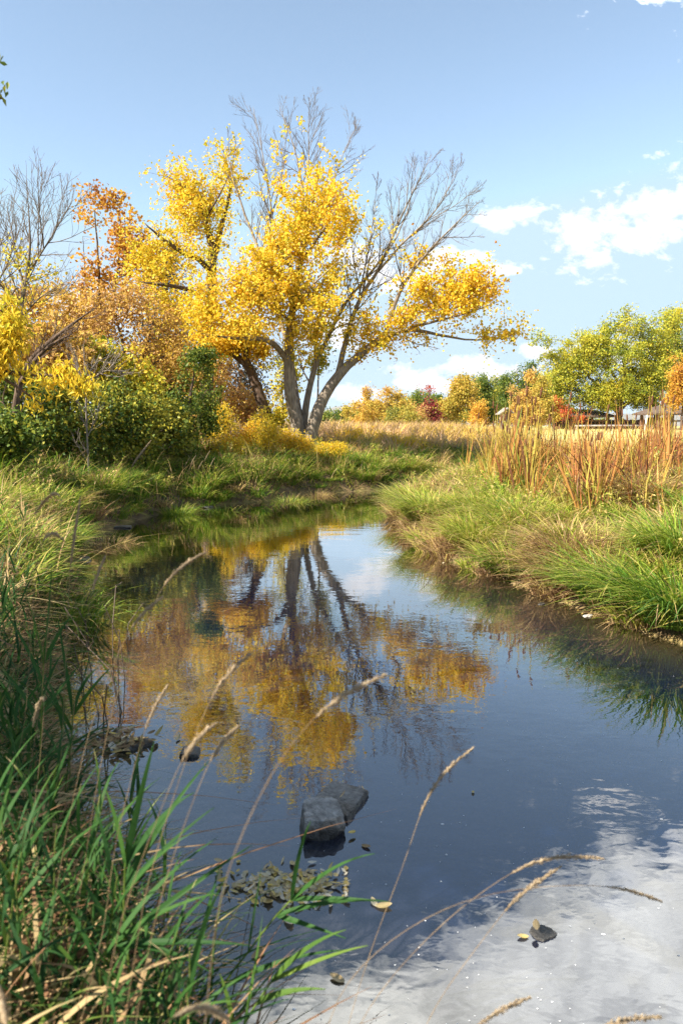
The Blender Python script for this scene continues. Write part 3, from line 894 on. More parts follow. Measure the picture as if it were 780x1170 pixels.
gtw = tree('twiggy_shrub', 'pale grey leafless shrub of tangled drooping twigs above the dark bushes', 'shrub', 15.2, (105, 505),
           [{'p': [(100, 505, .02), (98, 450, .018), (105, 415, .014), (122, 408, .006)], 'bare': (10, .8, 0)}, {'p': [(99, 455, .02), (90, 420, .014), (85, 398, .006)], 'bare': (9, .6, 0)},
            {'p': [(100, 440, .02), (118, 420, .014), (142, 425, .005)], 'bare': (12, .6, 0)}], [], 'lime', seed=52, bark='greytwig', twig='greytwig')
tree('vine_tree', 'slim upright green tree with a dark leafy top on the left bank', 'tree', 20.0, (214, 518),
     [[(213, 520, .05), (214, 490, .045), (218, 450, .04), (225, 405, .012)]],
     [(225, 412, 17, 12, 0, 1.3), (232, 405, 13, 8), (222, 432, 18, 16), (215, 465, 26, 24), (232, 455, 20, 22), (205, 490, 26, 18), (238, 480, 16, 16)], 'mid', n_clump=420, per=17, size=0.075, cr=0.17, tint=(0.42, 0.2), seed=53, gap=0.45, gs=1.8, bark='darkbark')
tree('brown_shrub', 'grey-brown twiggy shrub in the gap left of the leaning trunk', 'shrub', 36.0, (275, 490),
     [[(275, 490, .1), (275, 450, .06), (272, 410, .02)], [(275, 470, .06), (290, 430, .02)], [(274, 470, .06), (258, 430, .02)]],
     [(275, 425, 26, 28), (285, 455, 22, 26), (262, 455, 18, 26), (280, 400, 20, 16)], 'conifer', n_clump=300, per=14, size=0.13, cr=0.4, tint=(0.8, 0.2), seed=54, gap=0.4, bark='darkbark')
for k, (px, Y, bl, tn, lab) in enumerate([
    (250, 21.5, [(252, 482, 17, 20), (242, 498, 14, 14)], .42, 'bright yellow shrub right of the slim green tree'),
    (282, 22.0, [(280, 500, 18, 14), (292, 492, 14, 12), (268, 506, 14, 10)], .62, 'low orange-yellow shrub below the leaning trunk'),
    (303, 21.5, [(300, 488, 13, 22), (308, 500, 14, 14)], .36, 'upright yellow shrub left of the big trunks'),
    (326, 21.8, [(328, 503, 18, 10), (345, 508, 14, 8)], .55, 'small golden shrub at the foot of the big trunks'),
    (266, 20.5, [(265, 510, 20, 12), (248, 514, 14, 9)], .48, 'low golden shrub beneath the brighter yellow one on the left bank'),
    (366, 22.6, [(370, 516, 16, 8), (384, 514, 12, 7)], .34, 'small lemon shrub just right of the trunk base'),
    (412, 30.0, [(412, 496, 20, 8), (396, 498, 14, 7)], .70, 'amber shrub deep in the meadow right of the trunks'),
    (392, 26.0, [(390, 503, 18, 8), (404, 500, 14, 9)], .62, 'tawny low shrub right of the big trunks'),
    (436, 27.0, [(440, 506, 24, 9), (425, 500, 14, 9)], .5, 'golden low shrub in front of the far meadow'),
    (470, 26.0, [(470, 510, 20, 9), (488, 514, 14, 8)], .46, 'yellow low shrub where the stream bends away')]):
    tree('goldenrod_shrub', lab, 'shrub', Y, (px, 515), [[(px, 518, .02), (px, 505, .015), (bl[0][0], bl[0][1], .006)], [(px, 515, .015), (bl[1][0], bl[1][1], .006)]], bl, 'gold',
         n_clump=170, per=20, size=0.07, cr=0.17, tint=(tn, 0.16), seed=60 + k, gap=0.35, aspect=0.4, hang=-0.6)

# --- trees beyond the meadow
far = [
    # name, label, Y, px, trunk top px, blobs, leaf, tint, clumps, size
    ('pine_tree', 'small dark green pine left end of the distant tree row', 95, 372, [(372, 479, 9, 8), (366, 484, 8, 6)], 'green', .6, 70, .40),
    ('pine_tree', 'pale green small tree beside the distant dark pine', 98, 386, [(386, 480, 9, 8), (380, 485, 8, 5)], 'mid', .45, 70, .40),
    ('poplar_tree', 'small narrow yellow tree in the distant row', 80, 402, [(402, 478, 8, 11), (408, 482, 7, 8)], 'amber', .30, 90, .32),
    ('poplar_tree', 'narrow dark-cored orange poplar standing above the distant row', 78, 420, [(420, 452, 4, 9), (420, 470, 7, 14), (418, 482, 8, 8)], 'amber', .75, 120, .30),
    ('maple_tree', 'broad golden tree in the middle of the distant row', 75, 446, [(446, 458, 16, 12), (432, 470, 14, 13), (458, 472, 16, 14), (446, 480, 20, 10)], 'amber', .62, 260, .30),
    ('willow_shrub', 'bright lemon yellow shrub in front of the distant golden tree', 62, 452, [(455, 478, 14, 12), (448, 489, 12, 10), (466, 486, 10, 9)], 'amber', .22, 190, .24),
    ('maple_tree', 'distant brown-green tree rising behind the maroon shrub', 88, 484, [(484, 455, 13, 9), (490, 464, 12, 12), (474, 465, 10, 10)], 'mid', .55, 170, .34),
    ('plum_tree', 'dark maroon leaved tree in the distant row', 70, 490, [(491, 466, 8, 11), (494, 476, 9, 9), (484, 479, 7, 8)], 'wine', .6, 170, .26),
    ('dogwood_shrub', 'pale pinkish tan shrub left of the maroon tree', 68, 478, [(477, 472, 8, 14), (474, 483, 9, 9)], 'tan', .6, 130, .26),
    ('maple_tree', 'tall tan-yellow tree right of the maroon tree', 72, 530, [(530, 448, 15, 14), (522, 466, 16, 16), (516, 480, 13, 9), (540, 462, 12, 16)], 'amber', .45, 280, .30),
    ('ash_tree', 'olive green tall tree right of the tan-yellow one', 76, 553, [(552, 446, 12, 16), (558, 464, 11, 18), (546, 470, 12, 14)], 'mid', .50, 240, .30),
    ('maple_tree', 'small conical amber tree before the olive green tree', 60, 547, [(547, 470, 6, 8), (547, 482, 9, 9)], 'rust', .85, 110, .22),
    ('ash_tree', 'grey-green airy tree left of the wide green-yellow one', 84, 595, [(590, 440, 14, 16), (605, 432, 13, 18), (582, 458, 13, 16), (600, 456, 14, 14)], 'mid', .40, 240, .32),
    ('willow_shrub', 'straw-coloured feathery shrub beside the small roofed post', 58, 603, [(600, 462, 12, 16), (592, 476, 11, 12), (612, 470, 9, 14)], 'tan', .78, 240, .22),
    ('ash_tree', 'yellow-orange tree just right of the straw-coloured shrub', 66, 618, [(616, 446, 9, 16), (622, 462, 9, 14), (614, 472, 8, 12)], 'amber', .48, 190, .26),
    ('maple_tree', 'small red-orange tree beneath the wide green-yellow crown', 72, 634, [(632, 464, 10, 9), (642, 472, 9, 8), (626, 472, 8, 7)], 'red', .6, 170, .24),
    ('locust_tree', 'wide spreading green-yellow tree shading the pavilions', 74, 716,
     [(716, 372, 28, 16), (690, 392, 32, 18), (745, 395, 28, 22), (660, 410, 30, 20), (640, 430, 22, 20), (700, 420, 42, 24), (745, 430, 32, 24), (665, 440, 34, 20), (715, 450, 40, 16), (690, 462, 22, 8), (740, 458, 26, 10), (634, 450, 18, 14)], 'lime', .40, 1350, .30),
    ('ash_tree', 'darker green tree behind the right side of the wide crown', 92, 762, [(764, 375, 12, 12), (770, 400, 16, 24), (752, 420, 18, 22), (775, 440, 16, 24), (790, 400, 16, 24)], 'green', .75, 380, .36),
    ('maple_tree', 'orange-brown tree at the right edge beside the pavilion', 64, 778, [(775, 432, 11, 16), (784, 418, 14, 18), (772, 455, 10, 14), (790, 450, 16, 18)], 'rust', .80, 330, .24),
    ('poplar_tree', 'distant pale yellow tree behind the bend of the stream', 105, 508, [(508, 468, 9, 10), (512, 478, 9, 8)], 'amber', .35, 90, .40),
    ('ash_tree', 'distant green tree behind the small roofed post', 100, 572, [(572, 448, 9, 14), (570, 466, 10, 14)], 'green', .85, 150, .38),
    ('ash_tree', 'far brownish bush below the wide crown by the fence', 84, 670, [(660, 478, 18, 6), (648, 474, 12, 8)], 'mid', .7, 90, .30),
]
for k, (nm, lab, Y, px, bl, leaf, tn, nc, sz) in enumerate(far):
    rj = np.random.default_rng(700 + k)
    bl = list(bl)
    for b in list(bl):
        for _ in range(2):
            bl.append((b[0] + rj.normal() * b[2] * .9, min(b[1] + rj.normal() * b[3] * .75, 484), b[2] * rj.uniform(.3, .65), b[3] * rj.uniform(.3, .6), rj.normal() * 1.0))
    top = min(b[1] for b in bl)
    s = px_scale(Y)
    r0 = max(0.10, 0.012 * (488 - top) * s * 1.6)
    if nm == 'locust_tree':
        limbs = [[(706, 489, .42), (706, 474, .36), (710, 450, .28), (714, 415, .18), (716, 375, .03)], [(706, 472, .25), (690, 452, .2), (672, 430, .12), (655, 410, .03)], [(707, 468, .25), (730, 448, .18), (746, 420, .10), (752, 392, .03)],
                 [(711, 445, .16), (695, 420, .12), (690, 390, .03)], [(690, 452, .12), (662, 448, .08), (638, 440, .03)]]
    else:
        cx = np.mean([b[0] for b in bl])
        limbs = [[(px, 487, r0), (px, 480, r0 * .9), ((px + cx) / 2, (top + 480) / 2, r0 * .6), (bl[0][0], top + 4, .03)]] + [[((px + b[0]) / 2 * 1.0, max(b[1] + 6, 468), r0 * .5), (b[0], b[1], .03)] for b in bl[1:4]]
    tree(nm, lab, 'tree' if 'tree' in nm else 'shrub', Y, (px, 487), limbs, bl, leaf, n_clump=int(nc * 1.25), per=40, size=sz * .6, cr=sz * 1.6, tint=(tn, 0.16), seed=100 + k, gap=0.42, gs=0.75, shell=.45, bark='darkbark', rtip=.02, patch=0.16, sides=7, flat=0.9, limb_amp=.05)

for k, (px, Y, top, leaf, tn) in enumerate([(412, 120, 462, 'mid', .6), (432, 125, 458, 'tan', .8), (466, 118, 456, 'mid', .7), (500, 122, 462, 'tan', .7), (520, 126, 456, 'mid', .55), (580, 120, 438, 'mid', .5), (612, 118, 424, 'mid', .6), (632, 122, 432, 'lime', .3)]):
    h_ = 486 - top
    tree('ash_tree', 'muted olive or tan tree far behind the colourful distant row', 'tree', Y, (px, 487), [[(px, 487, .35), (px, 478, .3), (px + 1, top + 4, .03)]],
         [(px, top + h_ * .3, 8, h_ * .3), (px - 8, top + h_ * .55, 8, h_ * .28), (px + 8, top + h_ * .6, 9, h_ * .3), (px, top + h_ * .8, 12, h_ * .2)], leaf, n_clump=190, per=18, size=.34, cr=.55, tint=(tn, .15), seed=160 + k, gap=.45, gs=.5, bark='darkbark', rtip=.03,
         group='muted trees far behind the colourful row', patch=.16, flat=.9)

# --- off-frame tree at the left whose twig tips hang into the picture and which shades the near bank
tree('elm_tree', 'overhanging tree at the left edge with a few green-brown leaves entering the sky', 'tree', 3.0, (-620, 520),
     [[(-620, 560, .24), (-600, 420, .2), (-560, 250, .16), (-480, 90, .1), (-420, -150, .03)], [(-575, 300, .12), (-420, 180, .08), (-230, 120, .05), (-90, 90, .02), (-4, 74, .004)],
      [(-230, 120, .03), (-100, 105, .015), (2, 112, .004)], [(-560, 250, .1), (-640, 60, .06, -.6), (-700, -200, .02, -1.2)], [(-600, 150, .12), (-1500, -700, .08, -1.4), (-2600, -1500, .03, -1.8)], [(-590, 380, .1), (-560, 260, .07, -1.2), (-480, 100, .02, -2.4)]],
     [(-560, -100, 340, 250, -.4), (-760, 100, 330, 230, -1.0), (-520, 180, 260, 180, -.2), (-800, 300, 300, 180, -.6), (-420, 190, 190, 120, .2), (-900, -200, 300, 300, -1.2), (-2500, -1500, 800, 700, -1.8), (-1700, -900, 480, 400, -1.4), (-3400, -900, 800, 700, -1.9)],
     'mid', n_clump=1000, per=22, size=0.08, cr=0.2, tint=(0.4, 0.2), seed=77, gap=0.3, bark='darkbark')


# ---------------------------------------------------------------- buildings and small structures beyond the lawn
def at_ground(px, Y, py=487):
    p = at(px, py, Y)
    return np.array([p[0], p[1], gz(p[0], p[1])])


def hip_roof(mb, w, d, z0, h, ov=0.5, ridge=0.5):
    W, Dp = w / 2 + ov, d / 2 + ov
    r = w / 2 * ridge
    v = [(-W, -Dp, z0), (W, -Dp, z0), (W, Dp, z0), (-W, Dp, z0), (-r, 0, z0 + h), (r, 0, z0 + h),
         (-W, -Dp, z0 - .15), (W, -Dp, z0 - .15), (W, Dp, z0 - .15), (-W, Dp, z0 - .15)]
    mb.add(v, [(0, 1, 5, 4), (2, 3, 4, 5), (0, 6, 7, 1), (1, 7, 8, 2), (2, 8, 9, 3), (3, 9, 6, 0), (6, 9, 8, 7)])
    mb.add([v[1], v[2], v[5]], [(0, 1, 2)])
    mb.add([v[3], v[0], v[4]], [(0, 1, 2)])


def pavilion(label, px, Y, w, d, hw, hr, wall_h):
    p = at_ground(px, Y)
    t = thing('pavilion', label, 'pavilion', p, 0.12)
    m = MB()
    hip_roof(m, w, d, hw, hr)
    obj('roof', m, M['shingle'], t)
    for sx in (-1, 0, 1):
        for sy in (-1, 1):
            m = MB()
            m.box(sx * (w / 2 - .2) - .11, sx * (w / 2 - .2) + .11, sy * (d / 2 - .2) - .11, sy * (d / 2 - .2) + .11, -.3, hw - .1)
            obj('post', m, M['wood'], t)
    m = MB()
    m.box(-w / 2 + .4, w / 2 - .4, d / 2 - .8, d / 2 - .6, -.3, wall_h)
    obj('wall', m, M['wood'], t)
    m = MB()
    m.box(-w / 2 + .3, w / 2 - .3, -d / 2 + .1, -d / 2 + .2, .75, .9)
    for x in np.arange(-w / 2 + .5, w / 2 - .4, .8):
        m.box(x - .04, x + .04, -d / 2 + .11, -d / 2 + .19, -.2, .75)
    obj('rail', m, M['wood'], t)
    return t


pavilion('low open picnic pavilion with a shingled roof left under the wide tree', 660, 76, 5.4, 4.0, 1.35, 0.75, 1.1)
pavilion('taller shingle-roofed pavilion right of the wide tree trunk', 757, 70, 3.4, 3.4, 1.6, .75, 1.2)
p = at_ground(700, 78)
t = thing('board_fence', 'reddish brown board fence behind the wide tree trunk', 'fence', p, 0.05)
m = MB()
for x in np.arange(-5.6, 5.6, .22):
    m.box(x, x + .20, -.02, .02, 0, 1.0 + .04 * math.sin(x * 7))
obj('board_panel', m, M['wood'], t)
for x in np.arange(-5.6, 5.7, 2.24):
    m = MB()
    m.box(x - .06, x + .06, -.12, -.03, -.3, 1.15)
    obj('post', m, M['wood'], t)
p = at_ground(706, 66)
t = thing('log_rail', 'long grey log rail lying low along the lawn edge', 'rail', p, 0.02)
m = MB()
m.tube([(-4.2, 0, .35), (0, 0, .37), (3.4, 0, .34)], .09, 8)
obj('log', m, M['greywood'], t, True)
for x in (-4, -1.2, 1.4, 3.2):
    m = MB()
    m.box(x - .08, x + .08, -.08, .08, -.2, .27)
    obj('post', m, M['greywood'], t)
p = at_ground(736, 66)
t = thing('sign_post', 'thin pale leaning post standing by the right pavilion', 'post', p)
m = MB()
m.tube([(0, 0, -.2), (.1, 0, .7), (.2, 0, 1.4)], [.09, .085, .08], 7)
obj('post', m, M['pale'], t, True)
p = at_ground(576, 46)
t = thing('roofed_trail_post', 'grey wooden trail post with a small slanted roof beyond the cattails', 'trail post', p, .2)
m = MB()
m.box(-.34, -.18, -.09, .09, -.3, 1.35)
obj('post', m, M['greywood'], t)
m = MB()
m.box(.12, .30, -.09, .09, -.3, 1.35)
obj('post', m, M['wood'], t)
m = MB()
m.add([(-.52, -.35, 1.22), (.06, -.35, 1.62), (.06, .35, 1.62), (-.52, .35, 1.22), (-.52, -.35, 1.16), (.06, -.35, 1.56), (.06, .35, 1.56), (-.52, .35, 1.16),
       (.48, -.35, 1.30), (.48, .35, 1.30), (.48, -.35, 1.24), (.48, .35, 1.24)],
      [(0, 1, 2, 3), (4, 7, 6, 5), (0, 4, 5, 1), (2, 6, 7, 3), (0, 3, 7, 4), (1, 8, 9, 2), (5, 6, 11, 10), (1, 5, 10, 8), (2, 9, 11, 6), (8, 10, 11, 9)])
obj('roof', m, M['greywood'], t)
m = MB()
m.box(-.18, .12, -.03, .03, .7, 1.2)
obj('panel', m, M['pale'], t)


# ---------------------------------------------------------------- grasses
def scatter(n, x0, x1, y0, y1, fn, rng):
    P = np.c_[rng.uniform(x0, x1, n), rng.uniform(y0, y1, n)]
    z, d, w = terr(P)
    k = rng.random(n) < fn(P, d, w)
    return np.c_[P[k], z[k]], d[k], w[k]


def grass(name, label, R, h, w, tint, rng, mat_='grass', lean=.25, droop=.45, segs=4, hs=.35, clump=0.0, twist=.8, tsd=.16):
    n = len(R)
    mb = MB()
    ang = rng.uniform(0, TAU, n)
    hh = h * (1 + hs * rng.normal(size=n)).clip(.3, 2.0)
    if clump > 0:        # lean the blades out of tufts
        c = np.round(R[:, :2] / clump) * clump + 0.3 * clump * np.stack([wav(R[:, 0].round(1), R[:, 1].round(1), 3), wav(R[:, 1].round(1), R[:, 0].round(1), 3)], -1)
        o = R[:, :2] - c
        ang = np.arctan2(o[:, 1], o[:, 0]) + rng.normal(size=n) * .7
        cv = np.clip(wav(c[:, 0], c[:, 1], 5.1) * .8 + .5, 0, 1)
        hh = hh * (0.5 + 0.85 * cv)
        tint = tint + .16 * (wav(c[:, 1], c[:, 0], 7.3))
    tt = np.clip(tint + rng.normal(size=n) * tsd, 0, 1)
    mb.blades(R - np.array([0, 0, .03]), hh, w * (.7 + .6 * rng.random(n)), ang, np.abs(rng.normal(size=n)) * lean, np.abs(rng.normal(size=n)) * droop * .6 + droop * .4, tt, segs, rng, twist)
    o = obj(name, mb, M[mat_])
    tag(o, label, None, None, 'stuff')
    return o


def tussock_field(name, label, C, h, n, tone, rad, rng, mat_='grass', wid=.014, droop=.9, tsd=.09, segs=6):
    """many bushy tufts of arching blades; C (m,3) their roots, h and tone per tuft"""
    m = len(C)
    k = np.repeat(np.arange(m), n)
    N = len(k)
    a = rng.uniform(0, TAU, N)
    rr = rad * (.7 + .6 * rng.random(m))
    q = np.sqrt(rng.random(N))
    R = C[k].copy()
    R[:, 0] += q * rr[k] * np.cos(a)
    R[:, 1] += q * rr[k] * np.sin(a)
    R[:, 2] -= .04
    comb = rng.uniform(0, TAU, m)             # each tuft is combed its own way
    az = a + rng.normal(size=N) * .45
    vx, vy = np.cos(az) * (.25 + q) + .45 * np.cos(comb[k]), np.sin(az) * (.25 + q) + .45 * np.sin(comb[k])
    az = np.arctan2(vy, vx)
    hh = h[k] * (.45 + .7 * rng.random(N))
    ln = np.clip(q * .5 + rng.normal(size=N) * .1, 0, .85)
    tt = np.clip(tone[k] + rng.normal(size=N) * tsd, 0, 1)
    mb = MB()
    mb.blades(R, hh, wid * (.6 + .8 * rng.random(N)), az, ln, droop * (.25 + .85 * rng.random(N)), tt, segs, rng, .7)
    return tag(obj(name, mb, M[mat_]), label, None, None, 'stuff')


r = np.random.default_rng(31)
nz = lambda P, s, o=0: np.clip(.5 + .6 * wav(P[:, 0] + o, P[:, 1] - o, s), 0, 1)
# right bank
R, d, w = scatter(9000, .8, 11, 4, 20, lambda P, d, w: (d > .02) * (w < .5) * (np.abs(P[:, 0]) < P[:, 1] * .6 + .8) * np.clip(1.5 - d / 4, .25, 1) * np.clip(1.5 - P[:, 1] / 20, .4, 1), r)
R, d = R[:480], d[:480]
k = r.random(len(R))
h = np.where(d < .35, .40, np.where(d < 1.7, .56, .50)) * (.55 + .8 * r.random(len(R)))
tone = np.where(k < .26, .28 + .16 * r.random(len(R)), np.where(k < .70, .44 + .18 * r.random(len(R)), .76 + .22 * r.random(len(R))))
tone = np.where((d < .4) & (r.random(len(R)) < .45), .88 + .1 * r.random(len(R)), tone)
tussock_field('bank_grass', 'bushy green, yellow-green and straw grass tufts covering the sunny right bank', R, h, 130, tone, .24, r, wid=.018)
R, d, w = scatter(60000, .8, 11, 4, 21, lambda P, d, w: (d > .0) * (w < .5) * np.clip(1.4 - d / 6, .35, 1), r)
R = R[:12000]
d = d[:12000]
tn = .44 + .34 * (nz(R, 1.4, 3) - .35) + np.where(r.random(len(R)) < .3, .34, 0)
grass('bank_grass', 'low mixed grass between the tufts of the right bank', R, np.where(d < .5, .26, .36), .013, tn, r, lean=.5, droop=.9, clump=.5, segs=5, tsd=.13)
# dry thatch on the right bank
R, d, w = scatter(60000, .9, 10, 4.3, 20, lambda P, d, w: (d > .05) * (w < .5) * (nz(P, .9, 5) > .55) * .8, r)
R = R[:9000]
grass('dry_thatch', 'matted tan dead grass tumbling down the right bank', R, .40, .016, .86, r, lean=.6, droop=.9, tsd=.09, clump=.55, hs=.15)
# left bank beyond the reeds, and the far bank
R, d, w = scatter(16000, -11, 9, 6.0, 27, lambda P, d, w: (d > .02) * (w > .5) * (np.abs(P[:, 0]) < P[:, 1] * .6 + .6) * np.clip(1.5 - d / 3, .15, 1), r)
R, d = R[:620], d[:620]
k = r.random(len(R))
h = np.where(d < .4, .42, .58) * (.4 + 1.1 * r.random(len(R)) ** 1.4)
tone = np.where(k < .70, .20 + .20 * r.random(len(R)), np.where(k < .86, .44 + .12 * r.random(len(R)), .80 + .16 * r.random(len(R))))
tussock_field('bank_grass', 'bushy green grass tufts with pale streaks on the left and far bank', R, h, 110, tone, .24, r, wid=.020, segs=5)
R, d, w = scatter(200000, -11, 9, 6.0, 27, lambda P, d, w: (d > .0) * (w > .5) * (np.abs(P[:, 0]) < P[:, 1] * .62 + .5) * np.clip(1.35 - d / 4, .2, 1) * (.4 + .6 * nz(P, 1.2)), r)
R = R[:22000]
d = d[:22000]
tn = .34 + .24 * (nz(R, 1.2, 2) - .4) + np.where(r.random(len(R)) < .2, .42, 0)
grass('bank_grass', 'low green grass between the tufts of the left and far bank', R, np.where(d < .5, .28, .36), .019, tn, r, lean=.4, droop=.8, clump=.5, segs=4)
R, d, w = scatter(16000, -8, 3, 4.5, 22, lambda P, d, w: (d > .15) * (w > .5) * (d < 2.6) * (nz(P, .8, 4) > .45) * .7, r)
grass('weed_stalk', 'tall thin tan weed stalks and seed plumes standing out of the left and far bank grass', R[:1100], .78, .014, .80, r, lean=.22, droop=.45, segs=5, tsd=.1, hs=.25)
R, d, w = scatter(40000, -9, 7, 7.0, 26, lambda P, d, w: (d > .02) * (w > .5) * (d < .9) * (.2 + .8 * (nz(P, 1.5, 7) > .5)), r)
grass('dry_thatch', 'brown dead grass hanging over the left waterline', R[:6000], .34, .011, .93, r, lean=.6, droop=.95, tsd=.07)
# far bank meadow
R, d, w = scatter(400000, -14, 34, 23, 62, lambda P, d, w: (d > 1.6) * np.clip(1.2 - d / 60, .1, 1) * (.3 + .7 * nz(P, .5)) * (np.abs(P[:, 0]) < P[:, 1] * .62 + 2) * (1 - np.clip((P[:, 0] - 6.5) / 3, 0, 1) * np.clip((P[:, 1] - 21) / 4, 0, 1) * .985), r)
R = R[:60000]
grass('meadow_grass', 'tall tawny and golden meadow grass behind the far bank', R, .62, .035, .50 + .55 * (nz(R, .45, 4) - .45), r, 'meadow', lean=.35, droop=.5, segs=3, hs=.3, clump=1.1)
# cattail stand undergrowth
R, d, w = scatter(60000, 2.2, 11, 8.5, 19, lambda P, d, w: (d > 1.7) * (w < .4) * np.clip((P[:, 1] - 9) * 2, 0, 1) * nz(P, 1.7) ** 2, r)
R = R[:2200]
grass('reed_bed', 'dense yellow and rust reed leaves filling the cattail stand', R, .75, .024, np.clip(.15 + (R[:, 0] - 2.5) * .10, .08, .85), r, 'dry', lean=.16, droop=.22, segs=4, hs=.3)


# leafy weeds among the grass
def weeds(label, R, hgt, tone, rng, size=.04):
    mb = MB()
    for p in R:
        h = hgt * rng.uniform(.5, 1.3)
        tn = tone + rng.normal() * .22
        for _ in range(rng.integers(3, 7)):
            a, l = rng.uniform(0, TAU), rng.uniform(.1, .5)
            q = np.array([p, p + [math.cos(a) * h * l * .5, math.sin(a) * h * l * .5, h * .6], p + [math.cos(a) * h * l, math.sin(a) * h * l, h]])
            mb.tube(q, [.004, .003, .0015], 4, np.clip(.55 + .2 * rng.normal(), 0, 1))
            u = rng.random(12) ** .7
            C = np.stack([np.interp(u, [0, .5, 1], q[:, k]) for k in range(3)], -1) + rng.normal(size=(12, 3)) * .03
            mb.leaves(C, size * rng.uniform(.6, 1.4, 12), np.clip(tn + rng.normal(size=12) * .15, 0, 1), rng, .45, .3, .2)
    return tag(obj('weeds', mb, M['grass']), label, None, None, 'stuff')


R, d, w = scatter(3000, .8, 10, 4.2, 17, lambda P, d, w: (d > .1) * (w < .5) * (np.abs(P[:, 0]) < P[:, 1] * .6 + .6) * .6, r)
weeds('leafy olive and brown weeds poking through the right bank grass', R[:190], .50, .62, r, .05)
R, d, w = scatter(6000, -9, 5, 6, 24, lambda P, d, w: (d > .1) * (w > .5) * (d < 3.5) * (np.abs(P[:, 0]) < P[:, 1] * .6 + .6), r)
weeds('leafy green and brown weeds poking through the left and far bank grass', R[:240], .55, .52, r, .06)


# ---------------------------------------------------------------- cattails
def make_cattail(seed, head=True, tone=.4):
    rng = np.random.default_rng(seed)
    t = thing('cattail', 'cattail', 'cattail')
    m = MB()
    H = 1.55 + .25 * rng.random()
    lx = .10 * rng.normal()
    st = [(0, 0, -.1), (lx * .2, .01, H * .4), (lx * .6, .02, H * .75), (lx, .02, H)]
    if head:
        m.tube(st + [(lx * 1.1, .02, H + .14)], [.008, .007, .006, .004, .002], 5, .3)
        obj('stalk', m, M['dry'], t)
        m = MB()
        a = np.array(st[-1])
        m.tube([a + (0, 0, -.17), a + (0, 0, -.16), a + (0, 0, -.08), a + (0, 0, -.012), a], [.004, .014, .017, .014, .004], 8, .5)
        obj('seed_head', m, M['brown'], t, True)
    n = 7 if head else 11
    m = MB()
    az = rng.uniform(0, TAU, n)
    m.blades(np.c_[.03 * np.cos(az), .03 * np.sin(az), np.full(n, -.05)], rng.uniform(.8, 1.6, n), rng.uniform(.022, .036, n), az, np.abs(rng.normal(size=n)) * .16, rng.random(n) ** 2 * .7, np.clip(tone + rng.normal(size=n) * .30, 0, 1), 7, rng, .7, .9)
    obj('leaf', m, M['dry'], t)
    return t


kinds = [('yellow', .26, 'brown-headed cattail with yellow-green leaves at the left of the stand', 'yellow-green cattails at the left of the stand'),
         ('mixed', .56, 'brown-headed cattail with golden leaves in the middle of the stand', 'golden cattails in the middle of the stand'),
         ('rust', .80, 'rust-orange cattail with dry leaves at the right of the stand', 'rust-orange cattails at the right of the stand')]
protos = []
for k, (nm, tone, lab, grp) in enumerate(kinds):
    protos.append([make_cattail(300 + 10 * k + q, q < 3, tone) for q in range(5)])
used = set()
r = np.random.default_rng(44)
spots = []
for k, (a, b, cnt) in enumerate([(476, 580, 78), (570, 665, 104), (650, 764, 106)]):
    cen = [(r.uniform(a, b), r.uniform(11.5, 16.0) if a < 640 else r.uniform(10.5, 14.0)) for _ in range(9)]
    for _ in range(cnt):
        c = cen[int(r.integers(0, 9))]
        px = float(np.clip(c[0] + r.normal() * 9, a - 6, b + 4))
        Y = c[1] + r.normal() * .55
        spots.append((k, px, Y))
for k, px, Y in spots:
    p = at(px, 540, Y)
    z, d, w = terr(p[None, :2])
    if d[0] < 1.7:
        continue
    q = int(r.integers(0, 5)) if k < 2 else int(r.choice([0, 1, 2, 3, 3, 4, 4]))
    pr = protos[k][q]
    lab, grp = kinds[k][2], kinds[k][3]
    sc = (.90 + .17 * r.normal()) * (1.0 if px < 640 else .84)
    sc = float(np.clip(sc, .62, 1.25))
    tl = (float(r.normal() * .09), float(r.normal() * .11))
    if q >= 3:
        lab = lab.replace('brown-headed', 'headless') if k < 2 else lab
        if k < 2:
            grp = 'headless ' + grp
    if pr.name not in used:
        used.add(pr.name)
        pr.location, pr.rotation_euler, pr.scale = (p[0], p[1], z[0]), (tl[0], tl[1], r.uniform(0, TAU)), (sc, sc, sc)
        pr['label'], pr['group'] = lab, grp
        KIDS[pr.name] = [(c, []) for c in pr.children]
    else:
        dup(pr, (p[0], p[1], z[0]), r.uniform(0, TAU), sc, lab, grp, tl)
for row in protos:
    for pr in row:
        if pr.name not in used:
            for c in list(pr.children):
                bpy.data.objects.remove(c)
            bpy.data.objects.remove(pr)


# ---------------------------------------------------------------- tussocks on the banks
def tussock(label, x, y, h, n, tone, seed, rad=.22, mat_='grass', droop=.75, wid=.011, tsd=.1):
    rng = np.random.default_rng(seed)
    z = gz(x, y)
    mb = MB()
    a = rng.uniform(0, TAU, n)
    q = np.sqrt(rng.random(n)) * rad
    Rr = np.c_[q * np.cos(a), q * np.sin(a), np.full(n, -.04)]
    hh = h * (.55 + .6 * rng.random(n))
    mb.blades(Rr, hh, np.full(n, wid) * (.7 + .6 * rng.random(n)), a + rng.normal(size=n) * .5, q / rad * .45 + .1 * rng.random(n), droop * (.3 + .8 * rng.random(n)), np.clip(tone + rng.normal(size=n) * tsd, 0, 1), 6, rng, .6)
    o = obj('grass_tussock', mb, M[mat_])
    o.location = (x, y, z)
    tag(o, label, 'grass tussock')
    return o


def tz(px, py, zg=.25):
    q = on_water(px, py, zg)
    return q[0], q[1]


